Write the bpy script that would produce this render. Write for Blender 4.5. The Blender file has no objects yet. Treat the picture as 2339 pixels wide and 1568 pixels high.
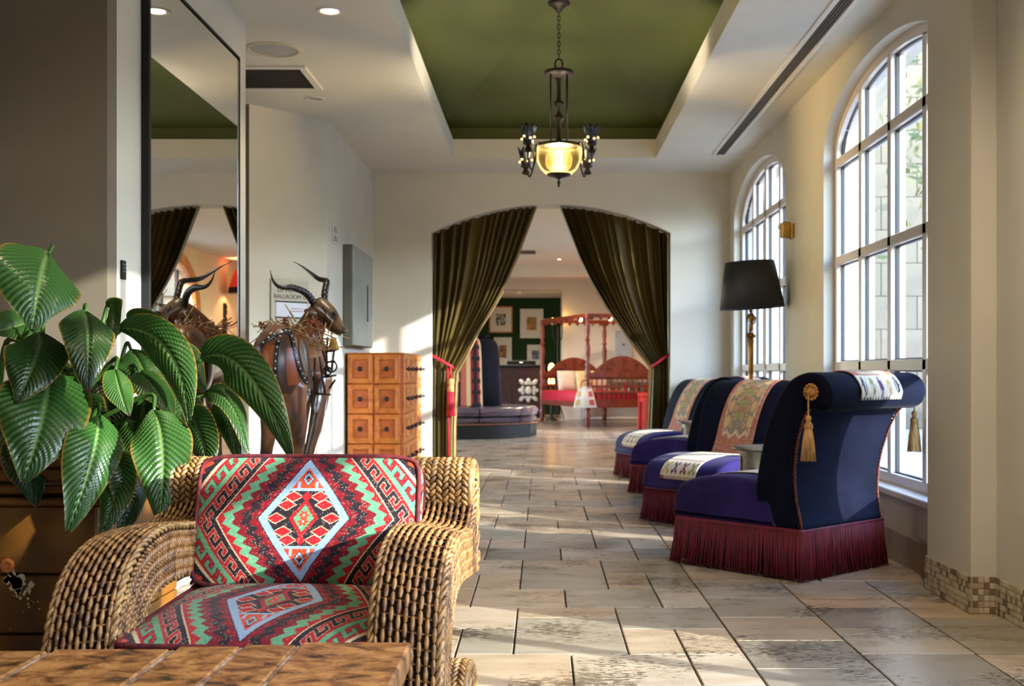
import bpy, bmesh, math, random
import numpy as np
from mathutils import Vector, Matrix, Euler

# ------------------------------------------------------------------ camera, sky, sun, exposure
SC = bpy.context.scene
COL = SC.collection
F, PX, PY, H = 2640.0, 1238.5, 849.0, 1.0
cam_d = bpy.data.cameras.new('camera')
cam = bpy.data.objects.new('camera', cam_d)
COL.objects.link(cam)
cam.location = (0, 0, H)
cam.rotation_euler = (math.radians(90), 0, 0)
cam_d.sensor_width = 36
cam_d.lens = F / 2339 * 36
cam_d.shift_x = (1169.5 - PX) / 2339
cam_d.shift_y = (PY - 784) / 2339
cam_d.clip_start = 0.05
cam_d.clip_end = 300
cam_d.dof.use_dof = True
cam_d.dof.focus_distance = 3.1
cam_d.dof.aperture_fstop = 7.0
SC.camera = cam

SUN_DIR = Vector((-0.80, 0.47, -0.30)).normalized()
w = bpy.data.worlds.new('sky')
SC.world = w
w.use_nodes = True
nt = w.node_tree
bg = nt.nodes['Background']
sky = nt.nodes.new('ShaderNodeTexSky')
sky.sky_type = 'NISHITA'
sky.sun_disc = False
sky.sun_elevation = math.asin(-SUN_DIR.z)
sky.sun_rotation = math.atan2(-SUN_DIR.x, -SUN_DIR.y)
sky.air_density = 1.0
sky.dust_density = .6
sky.ozone_density = 3.0
nt.links.new(sky.outputs[0], bg.inputs[0])
bg.inputs[1].default_value = 1.3
sun_l = bpy.data.lights.new('sun', 'SUN')
sun_l.energy = 5.2
sun_l.angle = math.radians(0.7)
sun_l.color = (1.0, 0.94, 0.83)
sun = bpy.data.objects.new('sun', sun_l)
COL.objects.link(sun)
sun.rotation_euler = SUN_DIR.to_track_quat('-Z', 'Y').to_euler()
SC.view_settings.view_transform = 'Standard'
SC.view_settings.look = 'None'
SC.view_settings.exposure = 1.32
SC.view_settings.gamma = 1.0
SC.view_settings.use_curve_mapping = False
SC.cycles.use_denoising = True
SC.cycles.max_bounces = 14
SC.cycles.diffuse_bounces = 8
SC.cycles.glossy_bounces = 5
SC.cycles.transparent_max_bounces = 16
SC.cycles.sample_clamp_indirect = 6.0
SC.cycles.caustics_reflective = False
SC.cycles.caustics_refractive = False

rnd = random.Random(7)

def at(x, y, d):
    """photo pixel at a depth d metres from the camera -> point in the room"""
    return Vector(((x - PX) * d / F, d, H + (PY - y) * d / F))

# ------------------------------------------------------------------ helpers
class MB:
    def __init__(s):
        s.v, s.f, s.n = [], [], 0
    def add(s, v, f, M=None):
        if M is not None:
            v = [M @ Vector(p) for p in v]
        s.v.extend([tuple(p) for p in v])
        n = s.n
        s.f.extend([tuple(i + n for i in q) for q in f])
        s.n += len(v)
        return s
    def box(s, c, size, b=0.0, M=None):
        hx, hy, hz = size[0] / 2, size[1] / 2, size[2] / 2
        b = min(b, hx * .95, hy * .95, hz * .95)
        if b <= 0:
            v = [(c[0] + i * hx, c[1] + j * hy, c[2] + k * hz) for i in (-1, 1) for j in (-1, 1) for k in (-1, 1)]
            f = [(0, 1, 3, 2), (4, 6, 7, 5), (0, 4, 5, 1), (2, 3, 7, 6), (0, 2, 6, 4), (1, 5, 7, 3)]
            return s.add(v, f, M)
        v = []
        idx = {}
        for i in (-1, 1):
            for j in (-1, 1):
                for k in (-1, 1):
                    idx[i, j, k] = len(v)
                    v.append((c[0] + i * hx, c[1] + j * (hy - b), c[2] + k * (hz - b)))
                    v.append((c[0] + i * (hx - b), c[1] + j * hy, c[2] + k * (hz - b)))
                    v.append((c[0] + i * (hx - b), c[1] + j * (hy - b), c[2] + k * hz))
        f = []
        def face(q, n):
            a, bb, cc = [Vector(v[q[t]]) for t in range(3)]
            if (bb - a).cross(cc - a).dot(Vector(n)) < 0:
                q = q[::-1]
            f.append(tuple(q))
        for i in (-1, 1):
            face([idx[i, -1, -1], idx[i, 1, -1], idx[i, 1, 1], idx[i, -1, 1]], (i, 0, 0))
            face([idx[-1, i, -1] + 1, idx[1, i, -1] + 1, idx[1, i, 1] + 1, idx[-1, i, 1] + 1], (0, i, 0))
            face([idx[-1, -1, i] + 2, idx[1, -1, i] + 2, idx[1, 1, i] + 2, idx[-1, 1, i] + 2], (0, 0, i))
            for j in (-1, 1):
                face([idx[i, j, -1], idx[i, j, 1], idx[i, j, 1] + 1, idx[i, j, -1] + 1], (i, j, 0))
                face([idx[i, -1, j], idx[i, 1, j], idx[i, 1, j] + 2, idx[i, -1, j] + 2], (i, 0, j))
                face([idx[-1, i, j] + 1, idx[1, i, j] + 1, idx[1, i, j] + 2, idx[-1, i, j] + 2], (0, i, j))
                for k in (-1, 1):
                    face([idx[i, j, k], idx[i, j, k] + 1, idx[i, j, k] + 2], (i, j, k))
        return s.add(v, f, M)
    def bar(s, a, b, w, h, bev=0.0, up=(0, 0, 1)):
        a, b = Vector(a), Vector(b)
        d = b - a
        L = d.length
        z = d.normalized()
        u = Vector(up)
        if abs(z.dot(u)) > .98:
            u = Vector((0, 1, 0))
        x = u.cross(z).normalized()
        y = z.cross(x)
        M = Matrix(((x.x, y.x, z.x, (a.x + b.x) / 2), (x.y, y.y, z.y, (a.y + b.y) / 2), (x.z, y.z, z.z, (a.z + b.z) / 2), (0, 0, 0, 1)))
        return s.box((0, 0, 0), (w, h, L), bev, M)
    def tube(s, pts, r, n=8, caps=True, closed=False):
        pts = [Vector(p) for p in pts]
        m = len(pts)
        rr = r if isinstance(r, (list, tuple)) else [r] * m
        v, f = [], []
        prev = None
        for i in range(m):
            if closed:
                t = pts[(i + 1) % m] - pts[i - 1]
            else:
                t = pts[min(i + 1, m - 1)] - pts[max(i - 1, 0)]
            if t.length < 1e-9:
                t = Vector((0, 0, 1))
            t.normalize()
            if prev is None:
                u = Vector((0, 0, 1)) if abs(t.z) < .9 else Vector((0, 1, 0))
                prev = t.cross(u).normalized()
            prev = (prev - t * prev.dot(t))
            if prev.length < 1e-6:
                prev = t.orthogonal()
            prev.normalize()
            bn = t.cross(prev)
            for k in range(n):
                a = 2 * math.pi * k / n
                v.append(pts[i] + (prev * math.cos(a) + bn * math.sin(a)) * rr[i])
        e = m if closed else m - 1
        for i in range(e):
            j = (i + 1) % m
            for k in range(n):
                k2 = (k + 1) % n
                f.append((i * n + k, i * n + k2, j * n + k2, j * n + k))
        if caps and not closed:
            f.append(tuple(range(n - 1, -1, -1)))
            f.append(tuple((m - 1) * n + k for k in range(n)))
        return s.add(v, f)
    def lathe(s, prof, n=24, M=None, capb=True, capt=True, a0=0, a1=2 * math.pi):
        v, f = [], []
        full = abs(a1 - a0 - 2 * math.pi) < 1e-6
        nn = n if full else n + 1
        for (r, z) in prof:
            for k in range(nn):
                a = a0 + (a1 - a0) * k / n
                v.append((r * math.cos(a), r * math.sin(a), z))
        for i in range(len(prof) - 1):
            for k in range(n):
                k2 = (k + 1) % nn
                f.append((i * nn + k, i * nn + k2, (i + 1) * nn + k2, (i + 1) * nn + k))
        if full and capb and prof[0][0] > 1e-4:
            f.append(tuple(range(n - 1, -1, -1)))
        if full and capt and prof[-1][0] > 1e-4:
            f.append(tuple((len(prof) - 1) * n + k for k in range(n)))
        return s.add(v, f, M)
    def ell(s, c, ax, ay, az, n=6, m=4):
        """ellipsoid with half axes as vectors"""
        c, ax, ay, az = Vector(c), Vector(ax), Vector(ay), Vector(az)
        v = [c - az]
        for j in range(1, m):
            ph = -math.pi / 2 + math.pi * j / m
            for k in range(n):
                a = 2 * math.pi * k / n
                v.append(c + ax * (math.cos(a) * math.cos(ph)) + ay * (math.sin(a) * math.cos(ph)) + az * math.sin(ph))
        v.append(c + az)
        f = []
        for k in range(n):
            f.append((0, 1 + (k + 1) % n, 1 + k))
            for j in range(m - 2):
                a, b = 1 + j * n + k, 1 + j * n + (k + 1) % n
                f.append((a, b, b + n, a + n))
            f.append((1 + (m - 2) * n + k, 1 + (m - 2) * n + (k + 1) % n, len(v) - 1))
        return s.add(v, f)
    def ball(s, c, r, n=10, m=6):
        return s.ell(c, (r, 0, 0), (0, r, 0), (0, 0, r), n, m)
    def prism(s, poly, t, M=None):
        """poly in local xy, extruded from z=0 to z=t"""
        n = len(poly)
        v = [(p[0], p[1], 0) for p in poly] + [(p[0], p[1], t) for p in poly]
        f = [tuple(range(n - 1, -1, -1)), tuple(range(n, 2 * n))]
        for i in range(n):
            j = (i + 1) % n
            f.append((i, j, n + j, n + i))
        return s.add(v, f, M)
    def quad(s, a, b, c, d):
        return s.add([a, b, c, d], [(0, 1, 2, 3)])
    def mesh(s, name):
        me = bpy.data.meshes.new(name)
        me.from_pydata(s.v, [], s.f)
        bm = bmesh.new()
        bm.from_mesh(me)
        bmesh.ops.recalc_face_normals(bm, faces=bm.faces)
        bm.to_mesh(me)
        bm.free()
        me.update()
        return me
    def build(s, name, mat, parent=None, smooth=False, M=None):
        me = s.mesh(name)
        return link(name, me, mat, parent, smooth, M)

def link(name, me, mat, parent=None, smooth=False, M=None):
    if mat is not None:
        me.materials.clear()
        me.materials.append(mat)
    if smooth:
        me.polygons.foreach_set('use_smooth', [True] * len(me.polygons))
        if smooth != 'all':
            try:
                me.set_sharp_from_angle(angle=math.radians(50))
            except Exception:
                pass
    o = bpy.data.objects.new(name, me)
    COL.objects.link(o)
    if parent:
        o.parent = parent
    if M is not None:
        o.matrix_local = M
    return o

def tag(o, label=None, cat=None, group=None, kind=None):
    if label: o['label'] = label
    if cat: o['category'] = cat
    if group: o['group'] = group
    if kind: o['kind'] = kind
    return o

def thing(name, label, cat, loc=(0, 0, 0), rz=0.0, group=None):
    o = bpy.data.objects.new(name, None)
    o.empty_display_size = .1
    COL.objects.link(o)
    o.location = loc
    o.rotation_euler = (0, 0, rz)
    return tag(o, label, cat, group)

def struct(o):
    o['kind'] = 'structure'
    return o

def copy_tree(o, parent=None):
    c = o.copy()
    COL.objects.link(c)
    c.parent = parent
    for ch in [x for x in bpy.data.objects if x.parent == o]:
        copy_tree(ch, c)
    return c

def catmull(pts, n=8):
    pts = [Vector(p) for p in pts]
    P = [pts[0] * 2 - pts[1]] + pts + [pts[-1] * 2 - pts[-2]]
    out = []
    for i in range(1, len(P) - 2):
        for k in range(n):
            t = k / n
            a, b, c, d = P[i - 1], P[i], P[i + 1], P[i + 2]
            out.append(.5 * ((2 * b) + (c - a) * t + (2 * a - 5 * b + 4 * c - d) * t * t + (3 * b - a - 3 * c + d) * t ** 3))
    out.append(pts[-1].copy())
    return out

def resample(pts, step=None, n=None):
    pts = [Vector(p) for p in pts]
    L = [0]
    for i in range(1, len(pts)):
        L.append(L[-1] + (pts[i] - pts[i - 1]).length)
    if n is None:
        n = max(2, int(round(L[-1] / step)) + 1)
    out, j = [], 0
    for i in range(n):
        s_ = L[-1] * i / (n - 1)
        while j < len(L) - 2 and L[j + 1] < s_:
            j += 1
        t = (s_ - L[j]) / max(1e-9, L[j + 1] - L[j])
        out.append(pts[j].lerp(pts[j + 1], min(1, t)))
    return out

def lin(c):
    return tuple((x / 12.92 if x <= .04045 else ((x + .055) / 1.055) ** 2.4) for x in c)

def rgb(r, g, b):
    return lin((r / 255, g / 255, b / 255))

# ------------------------------------------------------------------ materials
def newmat(name):
    m = bpy.data.materials.new(name)
    m.use_nodes = True
    t = m.node_tree
    return m, t, t.nodes['Principled BSDF']

def pm(name, c1, c2=None, scale=6, rough=.5, metal=0, bump=0, bscale=60, rand=0, stretch=(1, 1, 1), spec=.5, sheen=0, coat=0, detail=4, thr=(.35, .65), coord='Object', trans=0):
    """plain procedural material: two colours mixed by noise, noise bump, optional per-object tone"""
    m, t, b = newmat(name)
    L, N = t.links, t.nodes
    tc = N.new('ShaderNodeTexCoord')
    mp = N.new('ShaderNodeMapping')
    mp.inputs['Scale'].default_value = stretch
    L.new(N.new('ShaderNodeNewGeometry').outputs['Position'] if coord == 'World' else tc.outputs[coord], mp.inputs[0])
    c2 = c2 or tuple(x * .85 for x in c1)
    nz = N.new('ShaderNodeTexNoise')
    nz.inputs['Scale'].default_value = scale
    nz.inputs['Detail'].default_value = detail
    L.new(mp.outputs[0], nz.inputs[0])
    rp = N.new('ShaderNodeValToRGB')
    rp.color_ramp.elements[0].position = thr[0]
    rp.color_ramp.elements[1].position = thr[1]
    rp.color_ramp.elements[0].color = (*c1, 1)
    rp.color_ramp.elements[1].color = (*c2, 1)
    L.new(nz.outputs[0], rp.inputs[0])
    out = rp.outputs[0]
    if rand:
        oi = N.new('ShaderNodeObjectInfo')
        mr = N.new('ShaderNodeMapRange')
        mr.inputs[3].default_value = 1 - rand
        mr.inputs[4].default_value = 1 + rand
        L.new(oi.outputs['Random'], mr.inputs[0])
        hs = N.new('ShaderNodeHueSaturation')
        L.new(mr.outputs[0], hs.inputs['Value'])
        L.new(out, hs.inputs['Color'])
        out = hs.outputs[0]
    L.new(out, b.inputs['Base Color'])
    b.inputs['Roughness'].default_value = rough
    b.inputs['Metallic'].default_value = metal
    b.inputs['Specular IOR Level'].default_value = spec
    if sheen:
        b.inputs['Sheen Weight'].default_value = sheen
        b.inputs['Sheen Roughness'].default_value = .35
    if coat:
        b.inputs['Coat Weight'].default_value = coat
        b.inputs['Coat Roughness'].default_value = .15
    if bump:
        n2 = N.new('ShaderNodeTexNoise')
        n2.inputs['Scale'].default_value = bscale
        n2.inputs['Detail'].default_value = 3
        L.new(mp.outputs[0], n2.inputs[0])
        bp = N.new('ShaderNodeBump')
        bp.inputs['Strength'].default_value = bump
        bp.inputs['Distance'].default_value = .01
        L.new(n2.outputs[0], bp.inputs['Height'])
        L.new(bp.outputs[0], b.inputs['Normal'])
    return m

def emit(name, c, strength, base=(.8, .8, .8)):
    m, t, b = newmat(name)
    b.inputs['Base Color'].default_value = (*base, 1)
    b.inputs['Emission Color'].default_value = (*c, 1)
    b.inputs['Emission Strength'].default_value = strength
    return m

def glassmat(name, tint=(1, 1, 1), ior=1.45):
    m = bpy.data.materials.new(name)
    m.use_nodes = True
    t = m.node_tree
    t.nodes.clear()
    o = t.nodes.new('ShaderNodeOutputMaterial')
    mx = t.nodes.new('ShaderNodeMixShader')
    fr = t.nodes.new('ShaderNodeFresnel')
    fr.inputs[0].default_value = ior
    tr = t.nodes.new('ShaderNodeBsdfTransparent')
    tr.inputs[0].default_value = (*tint, 1)
    gl = t.nodes.new('ShaderNodeBsdfGlossy')
    gl.inputs['Roughness'].default_value = .01
    ge = t.nodes.new('ShaderNodeNewGeometry')
    sb = t.nodes.new('ShaderNodeMath'); sb.operation = 'SUBTRACT'; sb.inputs[0].default_value = 1.0
    t.links.new(ge.outputs['Backfacing'], sb.inputs[1])
    ml = t.nodes.new('ShaderNodeMath'); ml.operation = 'MULTIPLY'
    t.links.new(sb.outputs[0], ml.inputs[0])
    t.links.new(fr.outputs[0], ml.inputs[1])
    t.links.new(ml.outputs[0], mx.inputs[0])
    t.links.new(tr.outputs[0], mx.inputs[1])
    t.links.new(gl.outputs[0], mx.inputs[2])
    t.links.new(mx.outputs[0], o.inputs[0])
    return m

def attrmat(name, rough=.8, bump=.15, bscale=400, sheen=.3, worn=None):
    """woven cloth: colours printed per stitch come from the mesh's colour attribute"""
    m, t, b = newmat(name)
    L, N = t.links, t.nodes
    a = N.new('ShaderNodeAttribute')
    a.attribute_name = 'Col'
    tc = N.new('ShaderNodeTexCoord')
    nz = N.new('ShaderNodeTexNoise')
    nz.inputs['Scale'].default_value = bscale
    L.new(tc.outputs['Object'], nz.inputs[0])
    mr = N.new('ShaderNodeMapRange')
    mr.inputs[1].default_value = .3
    mr.inputs[2].default_value = .7
    mr.inputs[3].default_value = .72
    mr.inputs[4].default_value = 1.12
    L.new(nz.outputs[0], mr.inputs[0])
    hs = N.new('ShaderNodeHueSaturation')
    L.new(a.outputs[0], hs.inputs['Color'])
    L.new(mr.outputs[0], hs.inputs['Value'])
    L.new(hs.outputs[0], b.inputs['Base Color'])
    b.inputs['Roughness'].default_value = rough
    b.inputs['Specular IOR Level'].default_value = .25
    b.inputs['Sheen Weight'].default_value = sheen * .3
    bp = N.new('ShaderNodeBump')
    bp.inputs['Strength'].default_value = bump
    bp.inputs['Distance'].default_value = .004
    L.new(nz.outputs[0], bp.inputs['Height'])
    L.new(bp.outputs[0], b.inputs['Normal'])
    return m

def grid_obj(name, P, C, mat, parent=None, closed_u=False):
    """P: (nv, nu, 3) points, C: (nv, nu, 3) linear colours or None"""
    nv, nu = P.shape[:2]
    me = bpy.data.meshes.new(name)
    idx = np.arange(nv * nu).reshape(nv, nu)
    a, b, c, d = idx[:-1, :-1], idx[:-1, 1:], idx[1:, 1:], idx[1:, :-1]
    F_ = np.stack([a, b, c, d], -1).reshape(-1, 4)
    if closed_u:
        F_ = np.concatenate([F_, np.stack([idx[:-1, -1], idx[:-1, 0], idx[1:, 0], idx[1:, -1]], -1)])
    me.from_pydata(P.reshape(-1, 3).tolist(), [], F_.tolist())
    if C is not None:
        at_ = me.color_attributes.new('Col', 'FLOAT_COLOR', 'POINT')
        cc = np.ones((nv * nu, 4), np.float32)
        cc[:, :3] = C.reshape(-1, 3)
        at_.data.foreach_set('color', cc.ravel())
    me.update()
    return link(name, me, mat, parent, 'all')

M = {}
M['plaster'] = pm('plaster', (.60, .56, .47), (.57, .53, .445), 3, .72, bump=.04, bscale=35)
M['plaster_shaded'] = pm('shaded_plaster', (.15, .12, .082), (.135, .108, .074), 3, .75, bump=.04, bscale=35)  # plaster with the shade of the left walls put into its colour
M['ceiling'] = pm('ceiling_paint', (.66, .625, .545), (.63, .60, .52), 3, .7)
M['green_ceiling'] = pm('green_ceiling_paint', rgb(82, 90, 42), rgb(76, 84, 38), 1.2, .45)
M['white_trim'] = pm('white_trim', (.70, .66, .60), (.66, .62, .57), 5, .4)
M['frame_white'] = pm('window_frame_paint', (.74, .66, .61), (.70, .62, .575), 8, .35)
M['gasket'] = pm('black_gasket', (.02, .02, .022), rough=.5)
M['pane'] = glassmat('window_glass', (.93, .97, 1.0))
M['iron'] = pm('dark_iron', (.022, .018, .016), (.05, .035, .028), 12, .45, metal=.7, bump=.1)
M['black'] = pm('matte_black', (.012, .012, .013), rough=.6, spec=.2)
M['chrome'] = pm('brushed_silver', (.65, .65, .66), (.5, .5, .52), 20, .28, metal=1)
# ------------------------------------------------------------------ structure
XR, YB, ZC = 1.88, 11.58, 2.983
WIN = [(6.52, 'near'), (10.13, 'far'), (2.46, 'side'), (-1.2, 'rear')]
HW, ZSILL, ZSPR, RISE = 1.20, .36, 2.44, .40

def warch(c):
    return lambda y: ZSPR + RISE * math.sqrt(max(0, 1 - ((y - c) / HW) ** 2))

def arched_wall(P, a0, a1, z1, ops):
    mb = MB()
    def rect(al, ar, zb, zt):
        for t in (0, 1):
            mb.quad(P(al, zb, t), P(ar, zb, t), P(ar, zt, t), P(al, zt, t))
    cur = a0
    for (al, ar, sill, top) in sorted(ops):
        rect(cur, al, 0, z1)
        n = 40
        A = [al + (ar - al) * (.5 - .5 * math.cos(math.pi * i / n)) for i in range(n + 1)]
        for i in range(n):
            p, q = A[i], A[i + 1]
            for t in (0, 1):
                mb.quad(P(p, top(p), t), P(q, top(q), t), P(q, z1, t), P(p, z1, t))
                if sill > 0:
                    mb.quad(P(p, 0, t), P(q, 0, t), P(q, sill, t), P(p, sill, t))
            mb.quad(P(p, top(p), 0), P(q, top(q), 0), P(q, top(q), 1), P(p, top(p), 1))
            if sill > 0:
                mb.quad(P(p, sill, 0), P(q, sill, 0), P(q, sill, 1), P(p, sill, 1))
        for a in (al, ar):
            mb.quad(P(a, sill, 0), P(a, top(a), 0), P(a, top(a), 1), P(a, sill, 1))
        cur = ar
    rect(cur, a1, 0, z1)
    return mb

# right wall with its arched windows, and the pilaster
PR = lambda a, z, t: (XR + .30 * t, a, z)
o = struct(arched_wall(PR, -3.0, YB + .3, 3.2, [(c - HW, c + HW, ZSILL, warch(c)) for c, _ in WIN]).build('wall_right', M['plaster']))
o['label'] = 'cream plaster wall with arched windows'
mb = MB(); mb.box((1.83, 5.055, 1.6), (.11, .55, 3.2), .006)
o = struct(mb.build('wall_pilaster', M['plaster'])); o['label'] = 'cream plaster pilaster projecting beside the near arched window'
mb = MB(); mb.box((2.31, 11.26, 1.6), (.22, .48, 3.4), .01)  # outer pier added to trim the sun patch beside the archway
o = struct(mb.build('wall_sun_blocker', M['plaster'])); o['label'] = 'outer pier added to block sun at the far window'
# back wall with the curtained archway
AX0, AX1 = -1.113, 1.286
def btop(x):
    R_ = 2.66
    return 2.39 + math.sqrt(max(0, R_ * R_ - (x - (AX0 + AX1) / 2) ** 2)) - math.sqrt(R_ * R_ - 1.1995 ** 2)
PB = lambda a, z, t: (a, YB + .30 * t, z)
struct(arched_wall(PB, -1.691, XR, 3.2, [(AX0, AX1, 0, btop)]).build('wall_back', M['plaster']))['label'] = 'cream end wall pierced by a wide curtained archway'

def vwall(name, pts, mat, z1=3.2, th=.12):
    """upright wall sheet with thickness along a plan polyline; room side is to the left of travel"""
    mb = MB()
    for (x0, y0), (x1, y1) in zip(pts[:-1], pts[1:]):
        d = Vector((x1 - x0, y1 - y0, 0)); L = d.length; d.normalize()
        nrm = Vector((d.y, -d.x, 0))
        c = Vector(((x0 + x1) / 2, (y0 + y1) / 2, z1 / 2)) + nrm * th / 2
        Mx = Matrix.Translation(c) @ Matrix.Rotation(math.atan2(d.y, d.x), 4, 'Z')
        mb.box((0, 0, 0), (L, th, z1), 0, Mx)
    return struct(mb.build(name, mat))
vwall('wall_left', [(-1.691, 9.083), (-1.691, YB)][::-1], M['plaster'])
vwall('wall_left_splay', [(-1.691, 9.083), (-2.173, 8.57)], M['plaster'])
vwall('wall_left_recess', [(-2.173, 8.57), (-2.9, 8.57), (-2.9, 6.4)], M['plaster_shaded'])  # shade in the recess is part of the wall colour
mb = MB(); mb.box((-1.825, 5.539, 1.6), (.30, 1.977, 3.2), .002)
struct(mb.build('wall_left_pier', M['plaster']))['label'] = 'cream pier carrying the tall black-edged mirror'
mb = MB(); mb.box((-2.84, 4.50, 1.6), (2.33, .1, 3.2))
struct(mb.build('wall_left_dark', M['plaster_shaded']))  # frontal face and pier end darkened in colour for their shade
vwall('wall_far_left', [(-4.0, 4.5), (-4.0, -3.0)], M['plaster_shaded'])
vwall('wall_rear', [(-4.0, -3.0), (2.1, -3.0)], M['plaster'])

# ceiling with its recessed green coffer
CX0, CX1, CY0, CY1 = -.827, 1.055, 4.87, 10.73
mb = MB()
for x0, x1, y0, y1 in ((-4.1, CX0, -3.1, YB + .05), (CX1, XR + .1, -3.1, YB + .05), (CX0, CX1, CY1, YB + .05), (CX0, CX1, -3.1, CY0)):
    mb.box(((x0 + x1) / 2, (y0 + y1) / 2, ZC + .0875), (x1 - x0, y1 - y0, .175))
struct(mb.build('ceiling', M['ceiling']))['label'] = 'cream painted ceiling around a recessed coffer'
mb = MB()
g = .12
a, b_, c_, d_ = CX0 - g, CX1 + g, CY0 - g, CY1 + g
z0, z1, z2 = ZC + .175, 3.285, 3.56
xc, yc = (CX0 + CX1) / 2, 7.8
lo = [(a, c_), (b_, c_), (b_, d_), (a, d_)]
ridge = [(xc, yc - 1.4), (xc, yc + 1.4)]
for i in range(4):
    p, q = lo[i], lo[(i + 1) % 4]
    mb.quad((*p, z0), (*q, z0), (*q, z1), (*p, z1))
V_ = [(*p, z1) for p in lo] + [(xc, yc, z2)]
mb.add(V_, [(0, 1, 4), (1, 2, 4), (2, 3, 4), (3, 0, 4)])
struct(mb.build('ceiling_coffer', M['green_ceiling']))['label'] = 'olive green hipped coffer ceiling around the hanging lamp'

# beyond the archway
FX0, FX1, FY = -4.2, 2.3, 24.2
M['peach'] = pm('lamplit_plaster', rgb(226, 190, 150), rgb(220, 180, 138), 2, .7)  # peach tint stands in for warm lamplight on the lounge's right wall
M['far_plaster'] = pm('far_white_plaster', (.70, .62, .56), (.67, .59, .53), 2, .7)
PF = lambda a, z, t: (FX1 + .25 * t, a, z)
DC, DHW = 17.3, 1.25
dtop = lambda y: 2.0 + .72 * math.sqrt(max(0, 1 - ((y - DC) / DHW) ** 2))
struct(arched_wall(PF, YB + .3, 27.0, 3.1, [(DC - DHW, DC + DHW, 0, dtop)]).build('wall_lounge_right', M['peach']))
PL_ = lambda a, z, t: (FX0 - .25 * t, a, z)
struct(arched_wall(PL_, YB + .3, 27.0, 3.1, [(c - 1.3, c + 1.3, .2, lambda y, c=c: 2.2 + .5 * math.sqrt(max(0, 1 - ((y - c) / 1.3) ** 2))) for c in (14.0, 17.6, 21.2)]).build('wall_lounge_left', M['far_plaster']))  # arched openings added out of view to let daylight into the lounge
mb = MB(); mb.box((-2.95, YB + .15, 1.6), (2.5, .3, 3.2))
struct(mb.build('wall_lounge_front', M['far_plaster']))
mb = MB(); mb.box((2.1, YB + .4, 1.6), (.44, .2, 3.2))
struct(mb.build('wall_lounge_return', M['far_plaster']))
PN = lambda a, z, t: (a, FY + .2 * t, z)
ntop = lambda x: 2.71
struct(arched_wall(PN, FX0, FX1, 3.1, [(-2.4, .426, 0, ntop)]).build('wall_lounge_back', M['far_plaster']))
mb = MB()
mb.box((-.99, 25.6, 2.86), (3.2, 2.7, .3))
mb.box((-2.5, 25.6, 1.4), (.2, 2.6, 2.9)); mb.box((.526, 25.6, 1.4), (.2, 2.6, 2.9))
struct(mb.build('wall_niche', M['far_plaster']))
M['hedge'] = pm('moss_wall', rgb(28, 62, 18), rgb(10, 28, 8), 40, .9, bump=1.0, bscale=90)
mb = MB(); mb.box((-.99, 26.95, 1.4), (3.2, .1, 2.9))
struct(mb.build('wall_moss', M['hedge']))['label'] = 'dark green moss wall behind the framed pictures'
mb = MB(); mb.box((-.95, 17.9, ZC + .06), (6.7, 12.5, .12)); mb.box((-.95, 21.6, ZC - .105), (6.7, .4, .21))
mb.box((-.95, 24.7, ZC + .06), (6.7, 5, .12))
struct(mb.build('ceiling_lounge', M['ceiling']))

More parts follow.
